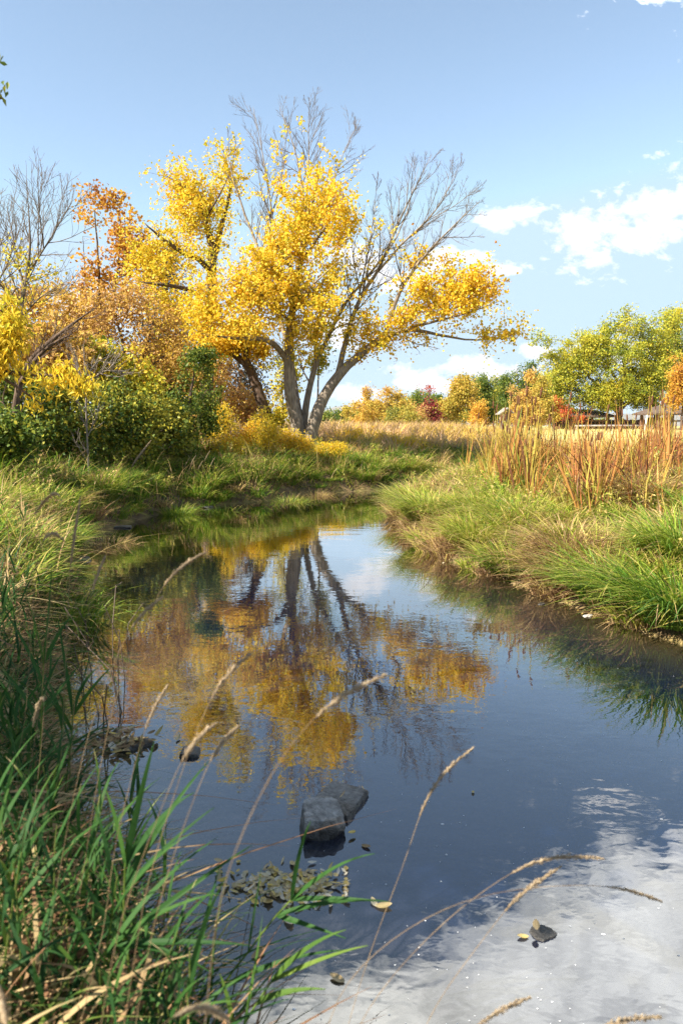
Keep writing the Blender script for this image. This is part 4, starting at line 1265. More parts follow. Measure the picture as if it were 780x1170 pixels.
TS = [((700, 668), .55, 700, .36, 'bright green tussock low by the water near the flat mud'), ((752, 700), .62, 900, .34, 'large fresh green tussock at the right edge above the waterline'),
      ((776, 660), .6, 700, .42, 'pale green tussock at the right edge higher up the bank'), ((590, 612), .55, 700, .47, 'yellow-green tussock in front of the cattails'),
      ((545, 600), .6, 700, .50, 'lime green tussock halfway along the right bank'), ((490, 592), .65, 900, .50, 'big yellow-green drooping tussock at the tip of the right bank'),
      ((470, 575), .6, 800, .53, 'yellowish drooping tussock overhanging the bend of the stream'), ((560, 640), .42, 450, .40, 'small green tussock touching the water below the cattails'),
      ((650, 640), .5, 600, .86, 'straw-brown dead tussock on the right bank'), ((620, 655), .42, 600, .93, 'brown slumped tussock over the muddy edge'),
      ((730, 615), .5, 600, .82, 'tan dry tussock high on the right bank'), ((520, 622), .5, 600, .55, 'yellowing tussock at the right waterline past the bend')]
for k, (pp, h, n, tone, lab) in enumerate(TS):
    x, y = tz(*pp, .3)
    if terr(np.array([[x, y]]))[1][0] < .1:
        x, y = x + .35, y + .3
    tussock(lab, x, y, h * 1.35, int(n * 1.3), tone * (.9 if tone < .6 else 1), 500 + k, .36, wid=.016, droop=.85)
TL = [((140, 560), .6, 700, .26, 'shaded green tussock on the left bank'), ((200, 560), .55, 600, .36, 'sunlit green tussock left of the seed stalks on the far bank'), ((255, 558), .6, 700, .30, 'dark green tussock below the yellow shrubs'),
      ((330, 550), .6, 600, .40, 'green tussock in front of the big trunks'), ((360, 545), .5, 500, .84, 'pale dead tussock at the foot of the big trunks'), ((415, 540), .5, 700, .34, 'fresh green tussock on the far bank'),
      ((445, 542), .5, 600, .36, 'green tussock where the far bank meets the bend'), ((120, 585), .5, 500, .80, 'tan tussock at the left waterline'), ((60, 600), .65, 700, .30, 'tall dark green tussock at the left edge of the stream'),
      ((40, 560), .6, 600, .55, 'olive tussock below the left bushes')]
for k, (pp, h, n, tone, lab) in enumerate(TL):
    x, y = tz(*pp, .55)
    tussock(lab, x, y, h, n, tone, 540 + k, .32)


# ---------------------------------------------------------------- near bank: reeds and grass
r = np.random.default_rng(71)
R, d, w = scatter(140000, -5.0, .4, .9, 9.5, lambda P, d, w: (d > .02) * (w > .5) * (np.abs(P[:, 0]) < P[:, 1] * .62 + .5) * np.clip(1.8 - P[:, 1] / 5, .35, 1), r)
R, d = R[:20000], d[:20000]
tn = .26 + .25 * (nz(R, 1.8, 1) - .4) + np.where(r.random(len(R)) < .5, .54, 0)
hh = np.clip(.26 + .14 * d, .24, .48)
grass('bank_grass', 'thick mix of green blades and brown dead leaves on the near left bank', R, hh, .0105, tn, r, 'reed', lean=.6, droop=.7, segs=6, tsd=.14)
R, d, w = scatter(40000, -3.5, .5, .9, 6, lambda P, d, w: (d > .22) * (w > .5) * (d < 2.2), r)
R = R[:9000]
R[:, 2] += r.random(len(R)) ** 1.5 * .38
grass('dead_leaf_tangle', 'curled brown dead reed leaves tangled near the ground', R, .19, .015, .84, r, 'reed', lean=.8, droop=1.1, segs=7, tsd=.09)


def make_reed(seed, H=.95, n=9, tone=.3):
    rng = np.random.default_rng(seed)
    t = thing('reed_plant', 'reed', 'reed')
    m = MB()
    lx, ly = rng.normal(size=2) * .08
    S = np.array([(0, 0, -.08), (lx * .2, ly * .2, H * .35), (lx * .6, ly * .6, H * .7), (lx, ly, H)])
    Q, rr = wobble_line(S, [.0042, .0038, .003, .0018], rng, .08, .002)
    m.tube(Q, rr, 5, .62)
    obj('stalk', m, M['reed'], t)
    m = MB()
    k = np.linspace(.22, .98, n)
    idx = (k * (len(Q) - 1)).astype(int)
    root = Q[idx]
    az = np.arange(n) * 2.6 + rng.normal(size=n) * .5
    L = .20 + .16 * np.sin(np.linspace(.5, 2.6, n)) + .06 * rng.random(n)
    lean = np.clip(np.linspace(.80, .30, n) + rng.normal(size=n) * .12, .1, .93)
    tone_ = np.clip(tone + rng.normal(size=n) * .10 + np.where(np.arange(n) < 2, .5, 0), 0, 1)
    m.blades(root, L, rng.uniform(.012, .021, n), az, lean, rng.uniform(.05, .6, n), tone_, 8, rng, .35, .75)
    obj('leaf', m, M['reed'], t)
    return t


rp = [make_reed(600 + k, .8 + .08 * (k % 3), 8 + k % 4, .24 + .05 * (k % 3)) for k in range(6)]
r = np.random.default_rng(81)
zones = [('green reed among the dense near reeds at the lower left', 'reeds at the lower left of the near bank', 70, (-60, 225), (1.35, 2.3)),
         ('green reed in the middle of the near left bank', 'reeds in the middle of the near left bank', 64, (-60, 75), (2.3, 4.6)),
         ('green reed farther up the left bank by the bend of the waterline', 'reeds farther up the left bank', 30, (-40, 50), (4.6, 8.0))]
first = {}
cnt = 0
for lab, grp, n, (a, b), (y0, y1) in zones:
    for q in range(n):
        Y = r.uniform(y0, y1)
        p = at(r.uniform(a, b), 900, Y)
        z, d, w = terr(p[None, :2])
        if d[0] < .05 or w[0] < .5:
            continue
        pr = rp[int(r.integers(0, 6))]
        sc = float(r.uniform(.6, .95)) * (.8 if Y < 2 else .85)
        tl = (float(r.normal() * .12), float(.10 + r.normal() * .14))
        if pr.name not in first:
            first[pr.name] = 1
            pr.location, pr.rotation_euler, pr.scale = (p[0], p[1], z[0]), (tl[0], tl[1], r.uniform(0, TAU)), (sc,) * 3
            pr['label'], pr['group'] = lab, grp
            KIDS[pr.name] = [(c, []) for c in pr.children]
        else:
            dup(pr, (p[0], p[1], z[0]), r.uniform(0, TAU), sc, lab, grp, tl)


# reeds the photo shows singly: leaning out over the water
def placed_reed(label, stalk, leaves, Y, tone=.3):
    """stalk: px points from root upwards; leaves: (attach 0..1, tip px, tip py[, dY])"""
    P = [at(px, py, Y + dy) for px, py, dy in stalk]
    z0 = gz(P[0][0], P[0][1])
    g = P[0].copy()
    g[2] = min(P[0][2], z0) - .05
    if P[0][2] > z0:
        P.insert(0, g)
    org = P[0].copy()
    t = thing('reed_plant', label, 'reed', org)
    rng = np.random.default_rng(int(stalk[0][0] * 7 + stalk[0][1]))
    Q, rr = wobble_line(np.array(P) - org, np.linspace(.0042, .0018, len(P)), rng, .06, .001)
    m = MB()
    m.tube(Q, rr, 5, .6)
    obj('stalk', m, M['reed'], t)
    m = MB()
    for k, lf in enumerate(leaves):
        a = Q[min(int(lf[0] * (len(Q) - 1)), len(Q) - 1)]
        b = at(lf[1], lf[2], Y + (lf[3] if len(lf) > 3 else 0)) - org
        mid = (a + b) / 2 + np.array([0, 0, .12 * np.linalg.norm(b - a)]) + rng.normal(size=3) * .01
        s = np.linspace(0, 1, 9)[:, None]
        C = (1 - s) ** 2 * a + 2 * s * (1 - s) * mid + s * s * b
        T = np.gradient(C, axis=0)
        up = np.array([rng.normal() * .5, -.5, 1.0])
        sd = np.cross(T, up)
        sd /= np.linalg.norm(sd, axis=1)[:, None]
        wd = rng.uniform(.007, .0095) * np.clip(np.minimum(.5 + 3 * s, 1) * (1 - s) ** .7 * 1.15, .03, 1)
        V = np.stack([C + sd * wd, C - np.array([0, 0, .002]) * 1.0, C - sd * wd], 1).reshape(-1, 3)
        i = np.arange(8)[:, None] * 3
        f = np.concatenate([np.stack([i + j, i + j + 1, i + j + 4, i + j + 3], -1) for j in (0, 1)], 1).reshape(-1, 4)
        m.add(V, f, np.clip(tone + rng.normal() * .08, 0, 1))
    obj('leaf', m, M['reed'], t)
    return t


placed_reed('tall green reed fanning its blades over the water at the lower left', [(150, 1120, 0), (140, 1060, 0), (142, 1000, 0), (146, 960, 0)],
            [(.98, 177, 845), (.97, 120, 900), (.95, 222, 905), (.9, 240, 868, .1), (.85, 245, 922), (.8, 98, 955), (.7, 288, 965, .1), (.65, 90, 1000), (.55, 250, 1010), (.45, 75, 1040), (.35, 230, 1062)], 1.55, .30)
placed_reed('green reed with stiff blades beside the floating leaf raft', [(235, 1150, 0), (290, 1080, .05), (325, 1030, .1), (352, 1010, .12)],
            [(.98, 355, 938), (.98, 428, 975), (.95, 425, 1028), (.9, 445, 1030, .1), (.85, 395, 1072), (.7, 300, 985), (.6, 395, 1085), (.5, 260, 1000)], 1.75, .34)
placed_reed('green reed bending right across the lower leaf pile', [(80, 1150, 0), (110, 1090, 0), (150, 1060, .1)],
            [(.98, 250, 1020), (.95, 285, 1080), (.9, 240, 1110), (.8, 60, 1010), (.7, 50, 1070), (.6, 210, 1150)], 1.45, .36)
placed_reed('tall green reed rising at the left edge near the middle of the bank', [(40, 1010, 0), (45, 900, 0), (48, 800, 0), (50, 740, 0)],
            [(.99, 60, 640), (.98, 20, 655), (.95, 85, 700), (.9, 0, 690), (.8, 95, 755), (.7, -5, 760), (.6, 100, 840), (.5, 0, 860)], 2.3, .32)
placed_reed('broad-bladed green reed beside the shaded waterline twigs', [(60, 1020, 0), (72, 930, 0), (80, 860, 0), (86, 800, 0)],
            [(.99, 118, 700), (.98, 66, 705), (.95, 130, 760), (.9, 40, 770), (.8, 128, 830), (.7, 30, 850), (.6, 135, 900)], 2.6, .28)
placed_reed('yellowing reed leaning over the water below the rock', [(265, 1190, 0), (300, 1130, .1), (330, 1100, .15)],
            [(.98, 395, 1062), (.95, 420, 1080), (.9, 372, 1130), (.8, 300, 1045), (.7, 250, 1110)], 1.5, .48)

# seed-headed grasses
def seed_grass(label, pts, Y, head_len_pts, thick=.0055, name='seedhead_grass', seed=0, group=None):
    """pts: px from the tip down the stem; the first head_len_pts of them carry the seed head"""
    rng = np.random.default_rng(900 + seed)
    P = [at(x, y, Y - .04 * k) for k, (x, y) in enumerate(pts)]
    e = P[-1]
    rx, ry = e[0] - .12, max(e[1] - .2, .75)
    g = gz(rx, ry)
    for _ in range(12):
        if g > .03:
            break
        rx -= .12
        ry -= .05
        g = gz(rx, ry)
    rootp = np.array([rx, ry, g - .04])
    mid = (e + rootp) / 2 + np.array([.02, .06, .1])
    P += [mid, rootp]
    org = rootp
    t = thing(name, label, 'seed-head grass', org, 0, group)
    P = np.array(P)[::-1] - org
    L = np.r_[0, np.cumsum(np.linalg.norm(np.diff(P, axis=0), axis=1))]
    s = np.linspace(0, L[-1], 40)
    Q = np.stack([np.interp(s, L, P[:, k]) for k in range(3)], -1)
    for _ in range(6):
        Q[1:-1] = .25 * Q[:-2] + .5 * Q[1:-1] + .25 * Q[2:]
    hs = L[len(P) - head_len_pts]
    m = MB()
    m.tube(Q, np.linspace(.0007, .0006, len(Q)) * max(1, thick / .007), 5, .55)
    obj('stem', m, M['stem'], t)
    hl = L[-1] - hs
    n = int(180 + 900 * hl)
    u = rng.random(n)
    sp = hs + hl * u
    C = np.stack([np.interp(sp, s, Q[:, k]) for k in range(3)], -1)
    tv = np.stack([np.interp(np.minimum(sp + .01, L[-1]), s, Q[:, k]) - np.interp(sp - .01, s, Q[:, k]) for k in range(3)], -1)
    tv /= np.linalg.norm(tv, axis=1)[:, None] + 1e-9
    prof = thick * np.clip(np.sin(np.pi * np.clip(u, .02, .97)) ** .6, .15, 1) * (1 + .35 * np.sin(u * 21 + seed))
    o = rng.normal(size=(n, 3))
    o -= tv * (o * tv).sum(1)[:, None]
    o /= np.linalg.norm(o, axis=1)[:, None]
    C0 = C + o * (prof * (.3 + .8 * rng.random(n)))[:, None]
    a = tv * .8 + o * .5
    a /= np.linalg.norm(a, axis=1)[:, None]
    b = np.cross(a, o)
    sz = rng.uniform(.006, .010, n)[:, None]
    V = np.stack([C0 - a * sz * .4, C0 + b * sz * .2, C0 + a * sz * .6, C0 - b * sz * .2], 1).reshape(-1, 3)
    m = MB()
    m.add(V, np.arange(n)[:, None] * 4 + np.arange(4)[None], np.repeat(rng.random(n) * .8 + .1, 4))
    core = np.linspace(hs, L[-1], 10)
    m.tube(np.stack([np.interp(core, s, Q[:, k]) for k in range(3)], -1), thick * .45 * np.sin(np.linspace(.35, 2.9, 10)), 6, .35)
    obj('seed_head', m, M['seed'], t)
    return t


SG = [
    ('tallest golden seed-head grass standing right of the rock, curving to the right', [(540, 855), (515, 872), (490, 900), (478, 932), (463, 985), (440, 1040), (415, 1110), (395, 1180)], 1.7, 4, .0062),
    ('blurred tan seed head pointing right above the rock', [(440, 771), (410, 782), (385, 796), (362, 810), (320, 860), (285, 930), (250, 1010)], 1.15, 4, .0052),
    ('long seed head bent flat over the pale cloud reflection', [(690, 981), (650, 977), (610, 981), (585, 995), (520, 1040), (450, 1110), (400, 1180)], 1.5, 4, .0055),
    ('seed head pointing up right between the bent head and the leafy rock', [(640, 990), (612, 1008), (592, 1022), (577, 1037), (555, 1070), (515, 1120), (478, 1180)], 1.5, 4, .0058),
    ('small dark seed head at the end of a thin flat stem near the right edge', [(755, 1030), (735, 1022), (715, 1015), (697, 1012), (640, 1010), (540, 1022), (460, 1060), (380, 1130)], 1.55, 4, .0036),
    ('short seed head close to the bottom edge below the leafy rock', [(605, 1140), (585, 1147), (565, 1158), (545, 1170), (500, 1210)], 1.3, 4, .0055),
    ('seed head cut by the bottom edge at the lower right', [(755, 1162), (725, 1163), (700, 1168), (670, 1180), (600, 1230)], 1.2, 4, .0055),
    ('seed head arching right over the shaded upper water, topmost of the left ones', [(234, 631), (215, 638), (198, 650), (186, 665), (160, 720), (130, 800), (110, 900)], 1.8, 4, .0058),
    ('seed head below the topmost arching one over the left water', [(186, 682), (172, 690), (160, 700), (150, 714), (128, 760), (100, 840), (80, 930)], 1.75, 4, .0056),
    ('seed head slanting across the orange reflection at left', [(288, 746), (270, 756), (254, 772), (240, 795), (222, 840), (195, 920), (165, 1020)], 1.45, 4, .0055),
    ('faint seed head beside the small wet rock, leaning right', [(247, 826), (232, 834), (218, 848), (205, 866), (185, 925), (150, 1010), (130, 1080)], 1.3, 4, .0055),
    ('second faint seed head right of the small wet rock', [(272, 830), (260, 838), (250, 850), (240, 864), (215, 930), (190, 1000), (170, 1080)], 1.35, 4, .0048),
    ('upright seed head left of the shaded twigs in the water', [(192, 783), (182, 795), (173, 812), (165, 832), (150, 890), (130, 970), (120, 1060)], 1.6, 4, .0046),
    ('straight upright tan seed head over the left waterline', [(92, 568), (89, 590), (85, 615), (80, 645), (78, 700), (74, 780), (70, 880)], 2.6, 4, .010),
    ('short seed head leaning right just left of the dark water', [(121, 634), (116, 645), (111, 658), (105, 672), (98, 720), (85, 800), (80, 900)], 2.5, 4, .008),
    ('drooping pale seed head at the upper left grass, curving left', [(40, 588), (48, 572), (60, 560), (76, 554), (70, 600), (58, 680), (50, 780)], 2.5, 4, .009),
    ('drooping tan seed head hanging over the left bank grass', [(73, 618), (66, 604), (56, 600), (46, 612), (40, 660), (35, 740), (30, 820)], 2.4, 4, .008),
    ('curled tan seed head at the left edge by the broad blades', [(38, 830), (42, 810), (48, 795), (52, 790), (48, 850), (40, 920), (30, 1000)], 2.0, 4, .006),
    ('thick blurred seed head at the bottom of the near grass', [(262, 1166), (245, 1152), (228, 1146), (205, 1150), (170, 1180), (120, 1230)], .95, 4, .0058),
    ('blurred seed head at the lower left corner', [(-2, 1130), (2, 1150), (8, 1170), (14, 1190), (20, 1230)], .85, 3, .0055),
]
for k, (lab, pts, Y, hn, th) in enumerate(SG):
    seed_grass(lab, pts, Y, hn, th, seed=k)
seed_grass('large golden seed plume leaning right on the far left bank', [(173, 503), (166, 512), (158, 522), (150, 533), (146, 560)], 13.0, 4, .045, seed=40)
for k, (x, y) in enumerate([(224, 520), (240, 515), (232, 526), (216, 524), (246, 522)]):
    seed_grass('pale seed stalk in the small cluster on the left far bank', [(x, y), (x - 3, y + 5), (x - 6, y + 11), (x - 8, y + 20)], 17.0 + .2 * k, 3, .02, seed=50 + k, group='pale seed stalks on the far bank')

# dead stems standing in the shaded margin
for k in range(16):
    x, y = [(82, 700), (95, 712), (104, 735), (118, 720), (128, 760), (110, 770), (90, 780), (135, 790), (122, 815), (100, 820), (146, 775), (112, 700), (140, 735), (150, 815), (132, 840), (118, 860)][k]
    q = on_water(x, y)
    rr_ = np.random.default_rng(k)
    m = MB()
    hgt = .25 + .4 * rr_.random()
    dx, dy = rr_.normal(size=2) * .16
    m.tube([(0, 0, -.3), (dx * .3, dy * .3, hgt * .5), (dx, dy, hgt), (dx + .06 * rr_.normal(), dy, hgt * (.85 + .3 * rr_.random()))], [.005, .0045, .003, .0015], 5)
    o = obj('dead_reed', m, M['twig'])
    o.location = (q[0], q[1], 0)
    tag(o, 'thin dead stem sticking out of the shaded left shallows', 'stem', 'dead stems in the left shallows')


# ---------------------------------------------------------------- rocks, leaves and foam on the water
def rock(name, label, x, y, z, size, seed, rz=0, cuts=7, flat=.9):
    """a boulder: a sphere cut by random planes and roughened"""
    rng = np.random.default_rng(seed)
    n, m_ = 64, 44
    th = np.linspace(0, math.pi, m_)
    ph = np.arange(n) * TAU / n
    T, Ph = np.meshgrid(th, ph, indexing='ij')
    D = np.stack([np.sin(T) * np.cos(Ph), np.sin(T) * np.sin(Ph), np.cos(T)], -1).reshape(-1, 3)
    rad = np.full(len(D), 1.0)
    pl = rng.normal(size=(cuts + 6, 3))
    pl /= np.linalg.norm(pl, axis=1)[:, None]
    pl = np.concatenate([pl, [[0.05, -.1, 1], [0, -1, .15], [1, .1, .1], [-1, 0, .2]]])
    pl /= np.linalg.norm(pl, axis=1)[:, None]
    off = np.r_[rng.uniform(.62, .85, cuts + 6), [.46, .60, .66, .62]]
    for a, b in zip(pl, off):
        c = D @ a
        rad = np.where(c > 0.05, np.minimum(rad, b / np.maximum(c, .05)), rad)
    rad *= 1.22 * (1 + .022 * noise3(D * 1.0, 4.0) + .016 * noise3(D, 11.0) + .010 * noise3(D, 23.0))
    V = D * rad[:, None] * np.array(size)
    i = np.arange(m_ - 1)[:, None] * n
    j = np.arange(n)[None]
    k = (j + 1) % n
    f = np.stack([i + j, i + n + j, i + n + k, i + k], -1).reshape(-1, 4)
    mb = MB()
    mb.add(V, f)
    o = obj(name, mb, M['rock'], None, False)
    o.location = (x, y, z)
    o.rotation_euler = (0, 0, rz)
    tag(o, label, 'rock')
    return o


b1 = on_water(368, 955)
rock('boulder', 'blocky grey boulder with a wet black front standing in the dark water', b1[0] - .005, b1[1] + .05, .03, (.135, .115, .13), 4, .15)
b2 = on_water(385, 912)
rock('boulder', 'flat rough grey rock lying right behind the blocky boulder', b2[0] + .005, b2[1] - .04, -.01, (.155, .20, .085), 9, -.5)
b3 = on_water(217, 862)
rock('rock', 'small round wet black rock by the faint seed heads', b3[0], b3[1], .0, (.075, .07, .05), 12)
b4 = on_water(620, 1068)
rock('rock', 'small dark rock with leaves caught on it in the pale reflection', b4[0], b4[1], -.015, (.062, .045, .045), 15, .4)
for k, (x, y, s, lab) in enumerate([(140, 603, .22, 'flat pale stone at the left waterline below the green bank'), (155, 852, .13, 'leaf-strewn rock in the shallows among the dead stems'), (128, 845, .10, 'smaller rock beside the leaf-strewn one in the shallows'),
                                    (215, 582, .35, 'long flat stone edge at the far left waterline'), (235, 580, .25, 'flat grey stone right of the long stone edge'), (672, 704, .07, 'small white stone at the right waterline'),
                                    (618, 690, .06, 'small dark stone on the right mud edge'), (95, 640, .2, 'dark wet stone at the left bank below the seed head')]):
    q = on_water(x, y)
    o = rock('stone', lab, q[0], q[1], .0, (s, s * .6, s * .28), 20 + k, k * .7)
    if k == 5:
        o.data.materials.clear()
        o.data.materials.append(M['pale'])


def leaf_shape(mb, c, L, wd, az, tilt, tint, rng, curl=.25):
    """a fallen leaf: rounded outline with a curled surface, two rows of quads"""
    s = np.linspace(0, 1, 6)
    w_ = np.sin(np.pi * (s * .92 + .05)) ** .75
    a = np.array([math.cos(az), math.sin(az), 0])
    b = np.array([-math.sin(az), math.cos(az), 0])
    V = []
    for u, ww in zip(s, w_):
        zc = curl * L * (u - .5) ** 2 + tilt * L * (u - .5)
        for e in (-1, 0, 1):
            V.append(np.array(c) + a * (u - .5) * L + b * e * ww * wd * .5 + np.array([0, 0, zc + curl * .4 * wd * abs(e) * ww]))
    f = []
    for i in range(5):
        for j in (0, 1):
            f.append((i * 3 + j, i * 3 + j + 1, i * 3 + j + 4, i * 3 + j + 3))
    mb.add(V, f, tint)


r = np.random.default_rng(91)
# raft of leaves
mb = MB()
for k in range(330):
    px = np.clip(r.normal(328, 38), 250, 395)
    py = np.clip(1013 + .06 * (px - 330) + r.normal() * 11, 985, 1042)
    q = on_water(px, py)
    leaf_shape(mb, (q[0], q[1], .004 + .007 * r.random()), r.uniform(.018, .05), r.uniform(.008, .028), r.uniform(0, TAU), r.normal() * .3, np.clip(r.normal(.82, .2), 0, 1), r)
tag(obj('leaf_litter', mb, M['litter']), 'raft of pale yellow and tan fallen leaves floating below the boulder', None, None, 'stuff')
mb = MB()
for k in range(120):
    px, py = r.normal(135, 22), r.normal(850, 8)
    q = on_water(px, py)
    leaf_shape(mb, (q[0], q[1], .01 + .03 * r.random()), r.uniform(.04, .09), r.uniform(.02, .045), r.uniform(0, TAU), r.normal() * .4, np.clip(r.normal(.5, .25), 0, 1), r)
tag(obj('leaf_litter', mb, M['litter']), 'dull fallen leaves caught round the rocks in the left shallows', None, None, 'stuff')
mb = MB()
for k in range(260):
    u = r.random()
    i = r.integers(0, 9)
    a = np.array(RIGHT[8 + i if 8 + i < len(RIGHT) - 1 else 8])
    b = np.array(RIGHT[9 + i if 9 + i < len(RIGHT) else 9])
    q = a + (b - a) * u + r.normal(size=2) * .07
    z = max(gz(*q), 0) + .006
    leaf_shape(mb, (q[0], q[1], z), r.uniform(.03, .07), r.uniform(.015, .03), r.uniform(0, TAU), r.normal() * .2, np.clip(r.normal(.45, .25), 0, 1), r)
tag(obj('leaf_litter', mb, M['litter']), 'fallen leaves and bits of straw along the right mud edge', None, None, 'stuff')
FL = [(438, 1035, .07, .7, 'curled yellow leaf floating right of the leaf raft'), (427, 1031, .05, .95, 'pale leaf touching the curled yellow one'), (402, 951, .045, .85, 'round yellow leaf stuck to the boulder side'), (418, 967, .05, .3, 'faint brown leaf just under the water right of the boulder'),
      (612, 1057, .05, .5, 'tan curled leaf on the small dark rock'), (597, 1070, .045, .75, 'pale leaf at the left side of the small dark rock'), (330, 1052, .07, .95, 'whitish leaf drifting below the leaf raft'), (295, 1090, .06, .4, 'brown leaf between the reed blades and dark water'),
      (385, 1118, .06, .5, 'tan leaf at the edge of the pale reflection'), (540, 905, .03, .9, 'tiny pale leaf on the open dark water'), (391, 908, .06, .42, 'stick-like tan leaf lying on the flat rock')]
for k, (px, py, L, tn, lab) in enumerate(FL):
    z = .005 if k not in (4, 10, 2) else {4: .04, 10: .062, 2: .02}[k]
    q = on_water(px, py, z)
    mb = MB()
    leaf_shape(mb, (0, 0, 0), L, L * (.55 if k != 10 else .16), k * 1.9 if k != 10 else 1.1, .15, tn, r, .3)
    o = obj('fallen_leaf', mb, M['litter'])
    o.location = (q[0], q[1], z)
    tag(o, lab, 'leaf')
mb = MB()
for k in range(210):
    px, py = r.uniform(230, 800), 760 + 420 * r.random() ** .8
    q = on_water(px, py)
    if terr(q[None, :2])[1][0] > -.15:
        continue
    s = r.uniform(.0012, .0036) * (1 + (r.random() < .06) * 1.2)
    n = 7
    a = np.arange(n) * TAU / n
    st = r.uniform(.5, 1.0)
    V = np.r_[np.c_[np.cos(a) * s * (1 + .3 * r.random(n)), np.sin(a) * s * st, np.full(n, .0012)], [[0, 0, .0035]]] + np.array([q[0], q[1], 0])
    mb.add(V, [(i, (i + 1) % n, n) for i in range(n)])
tag(obj('foam', mb, M['foam']), 'scattered white specks of foam drifting on the dark water', None, None, 'stuff')

# hanging leaves of the overhanging tree that reach into the picture
# (part of the elm: twig tips)
elm = [o for o in COL.objects if o.name.startswith('elm_tree')][0]
mb = MB()
rr_ = np.random.default_rng(5)
oz = np.array(elm.location)
mb.tube(np.array([at(-30, 92, 3.0), at(-8, 82, 3.0), at(4, 64, 3.0)]) - oz, [.006, .004, .002], 4, .5)
for px, py in [(1, 64), (3, 72), (-2, 78), (4, 95), (6, 102), (2, 106), (8, 108), (0, 112), (5, 116), (-4, 100), (-6, 70), (-10, 90), (9, 98)]:
    c = at(px, py, 3.0) - oz
    mb.leaves(c[None], .04, np.array([rr_.uniform(.3, .9)]), rr_, .4, .1, 1.5)
obj('hanging_spray', mb, M['mid'], elm)

# ---------------------------------------------------------------- the air
mb = MB()
mb.box(-7600, 7600, -7600, 7600, -24, 192)
hm, ht = mat('haze')
pv = ht.n('VolumePrincipled', Density=HAZE)
pv.inputs['Color'].default_value = (0.80, 0.86, 0.95, 1)
pv.inputs['Anisotropy'].default_value = 0.0
ho = ht.n('OutputMaterial')
ht.l(pv.outputs[0], ho.inputs['Volume'])
tag(obj('haze', mb, hm), 'thin blue air fading the far ridge', None, None, 'stuff')

# ---------------------------------------------------------------- world, sun, camera
W = bpy.data.worlds.new('World')
SC.world = W
W.use_nodes = True
t = NT(W)
sky = t.n('TexSky', sky_type='NISHITA', sun_disc=False)
sky.sun_elevation = SUN_EL
sky.sun_rotation = SUN_AZ
sky.altitude = 1600
sky.air_density = 1.0
sky.dust_density = 0.6
sky.ozone_density = 1.0
tc = t.n('TexCoord')
sep = t.n('SeparateXYZ')
t.l(tc.outputs['Generated'], sep.inputs[0])
yy = t.math('MAXIMUM', sep.outputs[1], 0.05)
U = t.math('DIVIDE', sep.outputs[0], yy)
Vv = t.math('DIVIDE', sep.outputs[2], yy)
front = t.math('GREATER_THAN', sep.outputs[1], 0.05)
nv = t.n('CombineXYZ')
t.l(U, nv.inputs[0])
t.l(t.math('MULTIPLY', Vv, 1.5), nv.inputs[1])
nA = t.n('TexNoise', Scale=17.0, Detail=9.0, Roughness=0.60, Distortion=0.35)
nB = t.n('TexNoise', Scale=60.0, Detail=6.0, Roughness=0.62)
nS = t.n('TexNoise', Scale=26.0, Detail=4.0, Roughness=0.5)
nL = t.n('TexNoise', Scale=3.2, Detail=5.0, Roughness=0.55, Distortion=0.5)
for x in (nA, nB, nL, nS):
    t.l(nv.outputs[0], x.inputs['Vector'])
fb = t.math('ADD', t.math('MULTIPLY', t.math('SUBTRACT', nA.outputs[0], 0.5), 3.6), t.math('MULTIPLY', t.math('SUBTRACT', nB.outputs[0], 0.5), 1.2))


def uv(px, py):
    q = ray(px, py)
    return q[0] / q[1], q[2] / q[1]


def uvw(px, py):      # mirrored in the water
    q = ray(px, py)
    return q[0] / q[1], -q[2] / q[1]


CL = []
for px, py, a, b in [(570, 252, 26, 13), (600, 245, 24, 16), (668, 266, 46, 36), (690, 296, 26, 26), (700, 262, 40, 26), (752, 246, 54, 42), (800, 235, 50, 50), (752, -6, 44, 11), 
                     (415, 450, 62, 12), (480, 436, 60, 18), (560, 422, 70, 18), (620, 404, 36, 12), (535, 293, 26, 10), (565, 306, 30, 9), (500, 296, 36, 16), (405, 300, 55, 22), (445, 322, 44, 20), (380, 380, 40, 24),
                     (120, 352, 60, 26), (700, 400, 60, 14)]:
    u0, v0 = uv(px, py)
    CL.append((u0, v0, 1.08 * a / F, 1.08 * b / F))
for px, py, a, b in [(800, 1045, .20, .11), (655, 1100, .20, .13), (530, 1165, .19, .12), (700, 1170, .34, .19), (430, 1190, .22, .13), (900, 1080, .4, .25), (560, 1260, .5, .22)]:
    u0, v0 = uvw(px, py)
    CL.append((u0, v0, a, b))
acc = None
for u0, v0, a, b in CL:
    e = t.math('ADD', t.math('POWER', t.math('ABSOLUTE', t.math('DIVIDE', t.math('SUBTRACT', U, u0), a)), 2.0), t.math('POWER', t.math('ABSOLUTE', t.math('DIVIDE', t.math('SUBTRACT', Vv, v0), b)), 2.0))
    k = t.math('SUBTRACT', 1.0, t.math('SQRT', e))
    acc = k if acc is None else t.math('SMOOTH_MAX', acc, k, 0.15)
acc = t.math('MAXIMUM', acc, -1.2)
hi0 = t.math('MULTIPLY', t.math('SUBTRACT', Vv, 0.56), 8.0, clamp=True)
fbm_ = t.math('ADD', t.math('MULTIPLY', fb, t.math('SUBTRACT', 1.0, t.math('MULTIPLY', hi0, 0.62))), t.math('MULTIPLY', hi0, 0.30))
den = t.math('MULTIPLY', t.math('ADD', acc, t.math('SUBTRACT', fbm_, 0.12)), 1.6, clamp=True)
den = t.math('MULTIPLY', den, front)
core = t.math('MULTIPLY', t.math('ADD', acc, t.math('MULTIPLY', fb, 0.8)), 1.1, clamp=True)
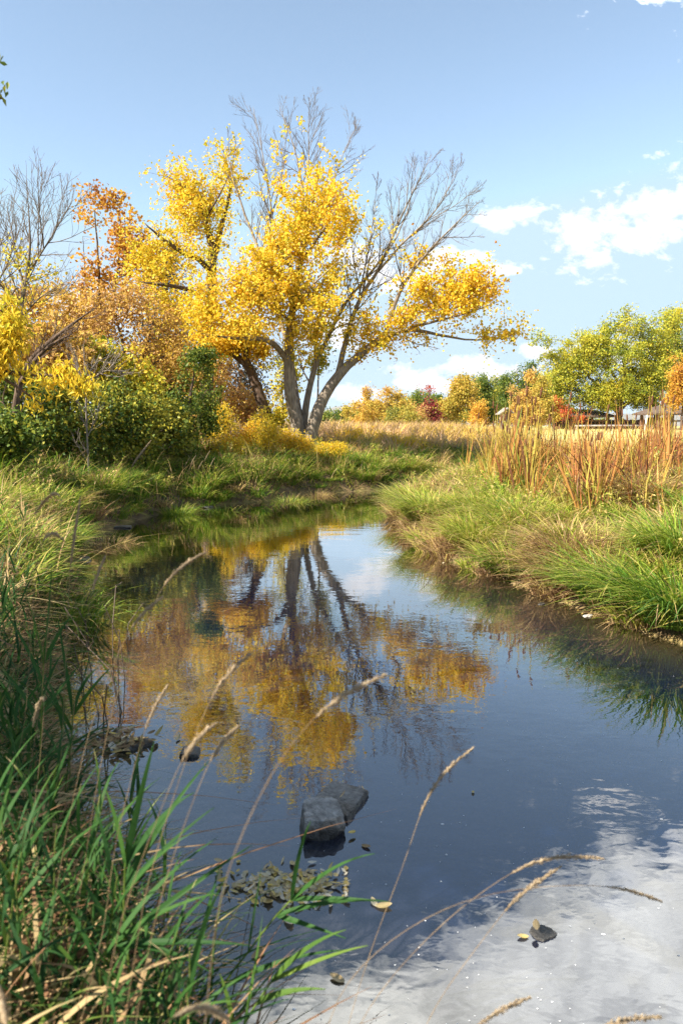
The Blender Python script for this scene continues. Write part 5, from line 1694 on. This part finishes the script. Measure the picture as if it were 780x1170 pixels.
# high cloud is inflated far above low cloud, to brighten its water reflection
hi = t.math('MULTIPLY', t.math('SUBTRACT', Vv, 0.50), 4.0, clamp=True)
bri = t.math('ADD', 5.0, t.math('MULTIPLY', t.math('MULTIPLY', hi, 15.0), t.math('MULTIPLY', t.math('SUBTRACT', nL.outputs[0], 0.18), 1.9, clamp=True)))
shade = t.math('SUBTRACT', 1.0, t.math('MULTIPLY', core, t.math('MULTIPLY', t.math('ADD', nS.outputs[0], -0.15), 0.62, clamp=True)))
cc = t.n('CombineXYZ')
bs = t.math('MULTIPLY', bri, shade)
t.l(bs, cc.inputs[0])
t.l(t.math('MULTIPLY', bs, 1.0), cc.inputs[1])
t.l(t.math('MULTIPLY', bs, t.math('SUBTRACT', 1.03, t.math('MULTIPLY', hi, 0.08))), cc.inputs[2])
hs = t.n('HueSaturation', Hue=0.488, Saturation=0.83, Value=1.0)
t.l(sky.outputs[0], hs.inputs['Color'])
cap = t.mix(1.0, hs.outputs[0], (2.25, 3.0, 3.75), 'DARKEN')
mixed = t.mix(t.math('MULTIPLY', den, 0.95), cap, cc.outputs[0])
bg = t.n('Background', Strength=0.099)
t.l(mixed, bg.inputs[0])
o = t.n('OutputWorld')
t.l(bg.outputs[0], o.inputs[0])

sun = bpy.data.lights.new('sun', 'SUN')
sun.energy = 5.0
sun.angle = math.radians(0.53)
sun.color = (1.0, 0.92, 0.79)
so = bpy.data.objects.new('sun', sun)
COL.objects.link(so)
so.rotation_euler = Vector(tuple(-SUN_DIR)).to_track_quat('-Z', 'Y').to_euler()

cam = bpy.data.cameras.new('camera')
cam.sensor_fit = 'VERTICAL'
cam.sensor_height = 36.0
cam.sensor_width = 24.0
cam.lens = 24.0
cam.clip_start = 0.05
cam.clip_end = 30000
cam.dof.use_dof = True
cam.dof.focus_distance = 14.0
cam.dof.aperture_fstop = 4.0
co = bpy.data.objects.new('camera', cam)
COL.objects.link(co)
co.location = (0, 0, CAM_Z)
co.rotation_euler = (math.pi / 2 - PITCH, 0, 0)
SC.camera = co

SC.view_settings.view_transform = 'Standard'
SC.view_settings.look = 'None'
SC.view_settings.exposure = 1.55
SC.view_settings.gamma = 1.0
SC.render.engine = 'CYCLES'
SC.cycles.max_bounces = 6
SC.cycles.diffuse_bounces = 2
SC.cycles.glossy_bounces = 3
SC.cycles.transmission_bounces = 4
SC.cycles.transparent_max_bounces = 12
SC.cycles.caustics_reflective = False
SC.cycles.caustics_refractive = False
SC.cycles.use_denoising = True
SC.cycles.denoiser = 'OPENIMAGEDENOISE'
SC.cycles.denoising_input_passes = 'RGB_ALBEDO_NORMAL'
SC.cycles.denoising_prefilter = 'NONE'
SC.cycles.use_adaptive_sampling = True
SC.cycles.adaptive_threshold = 0.01
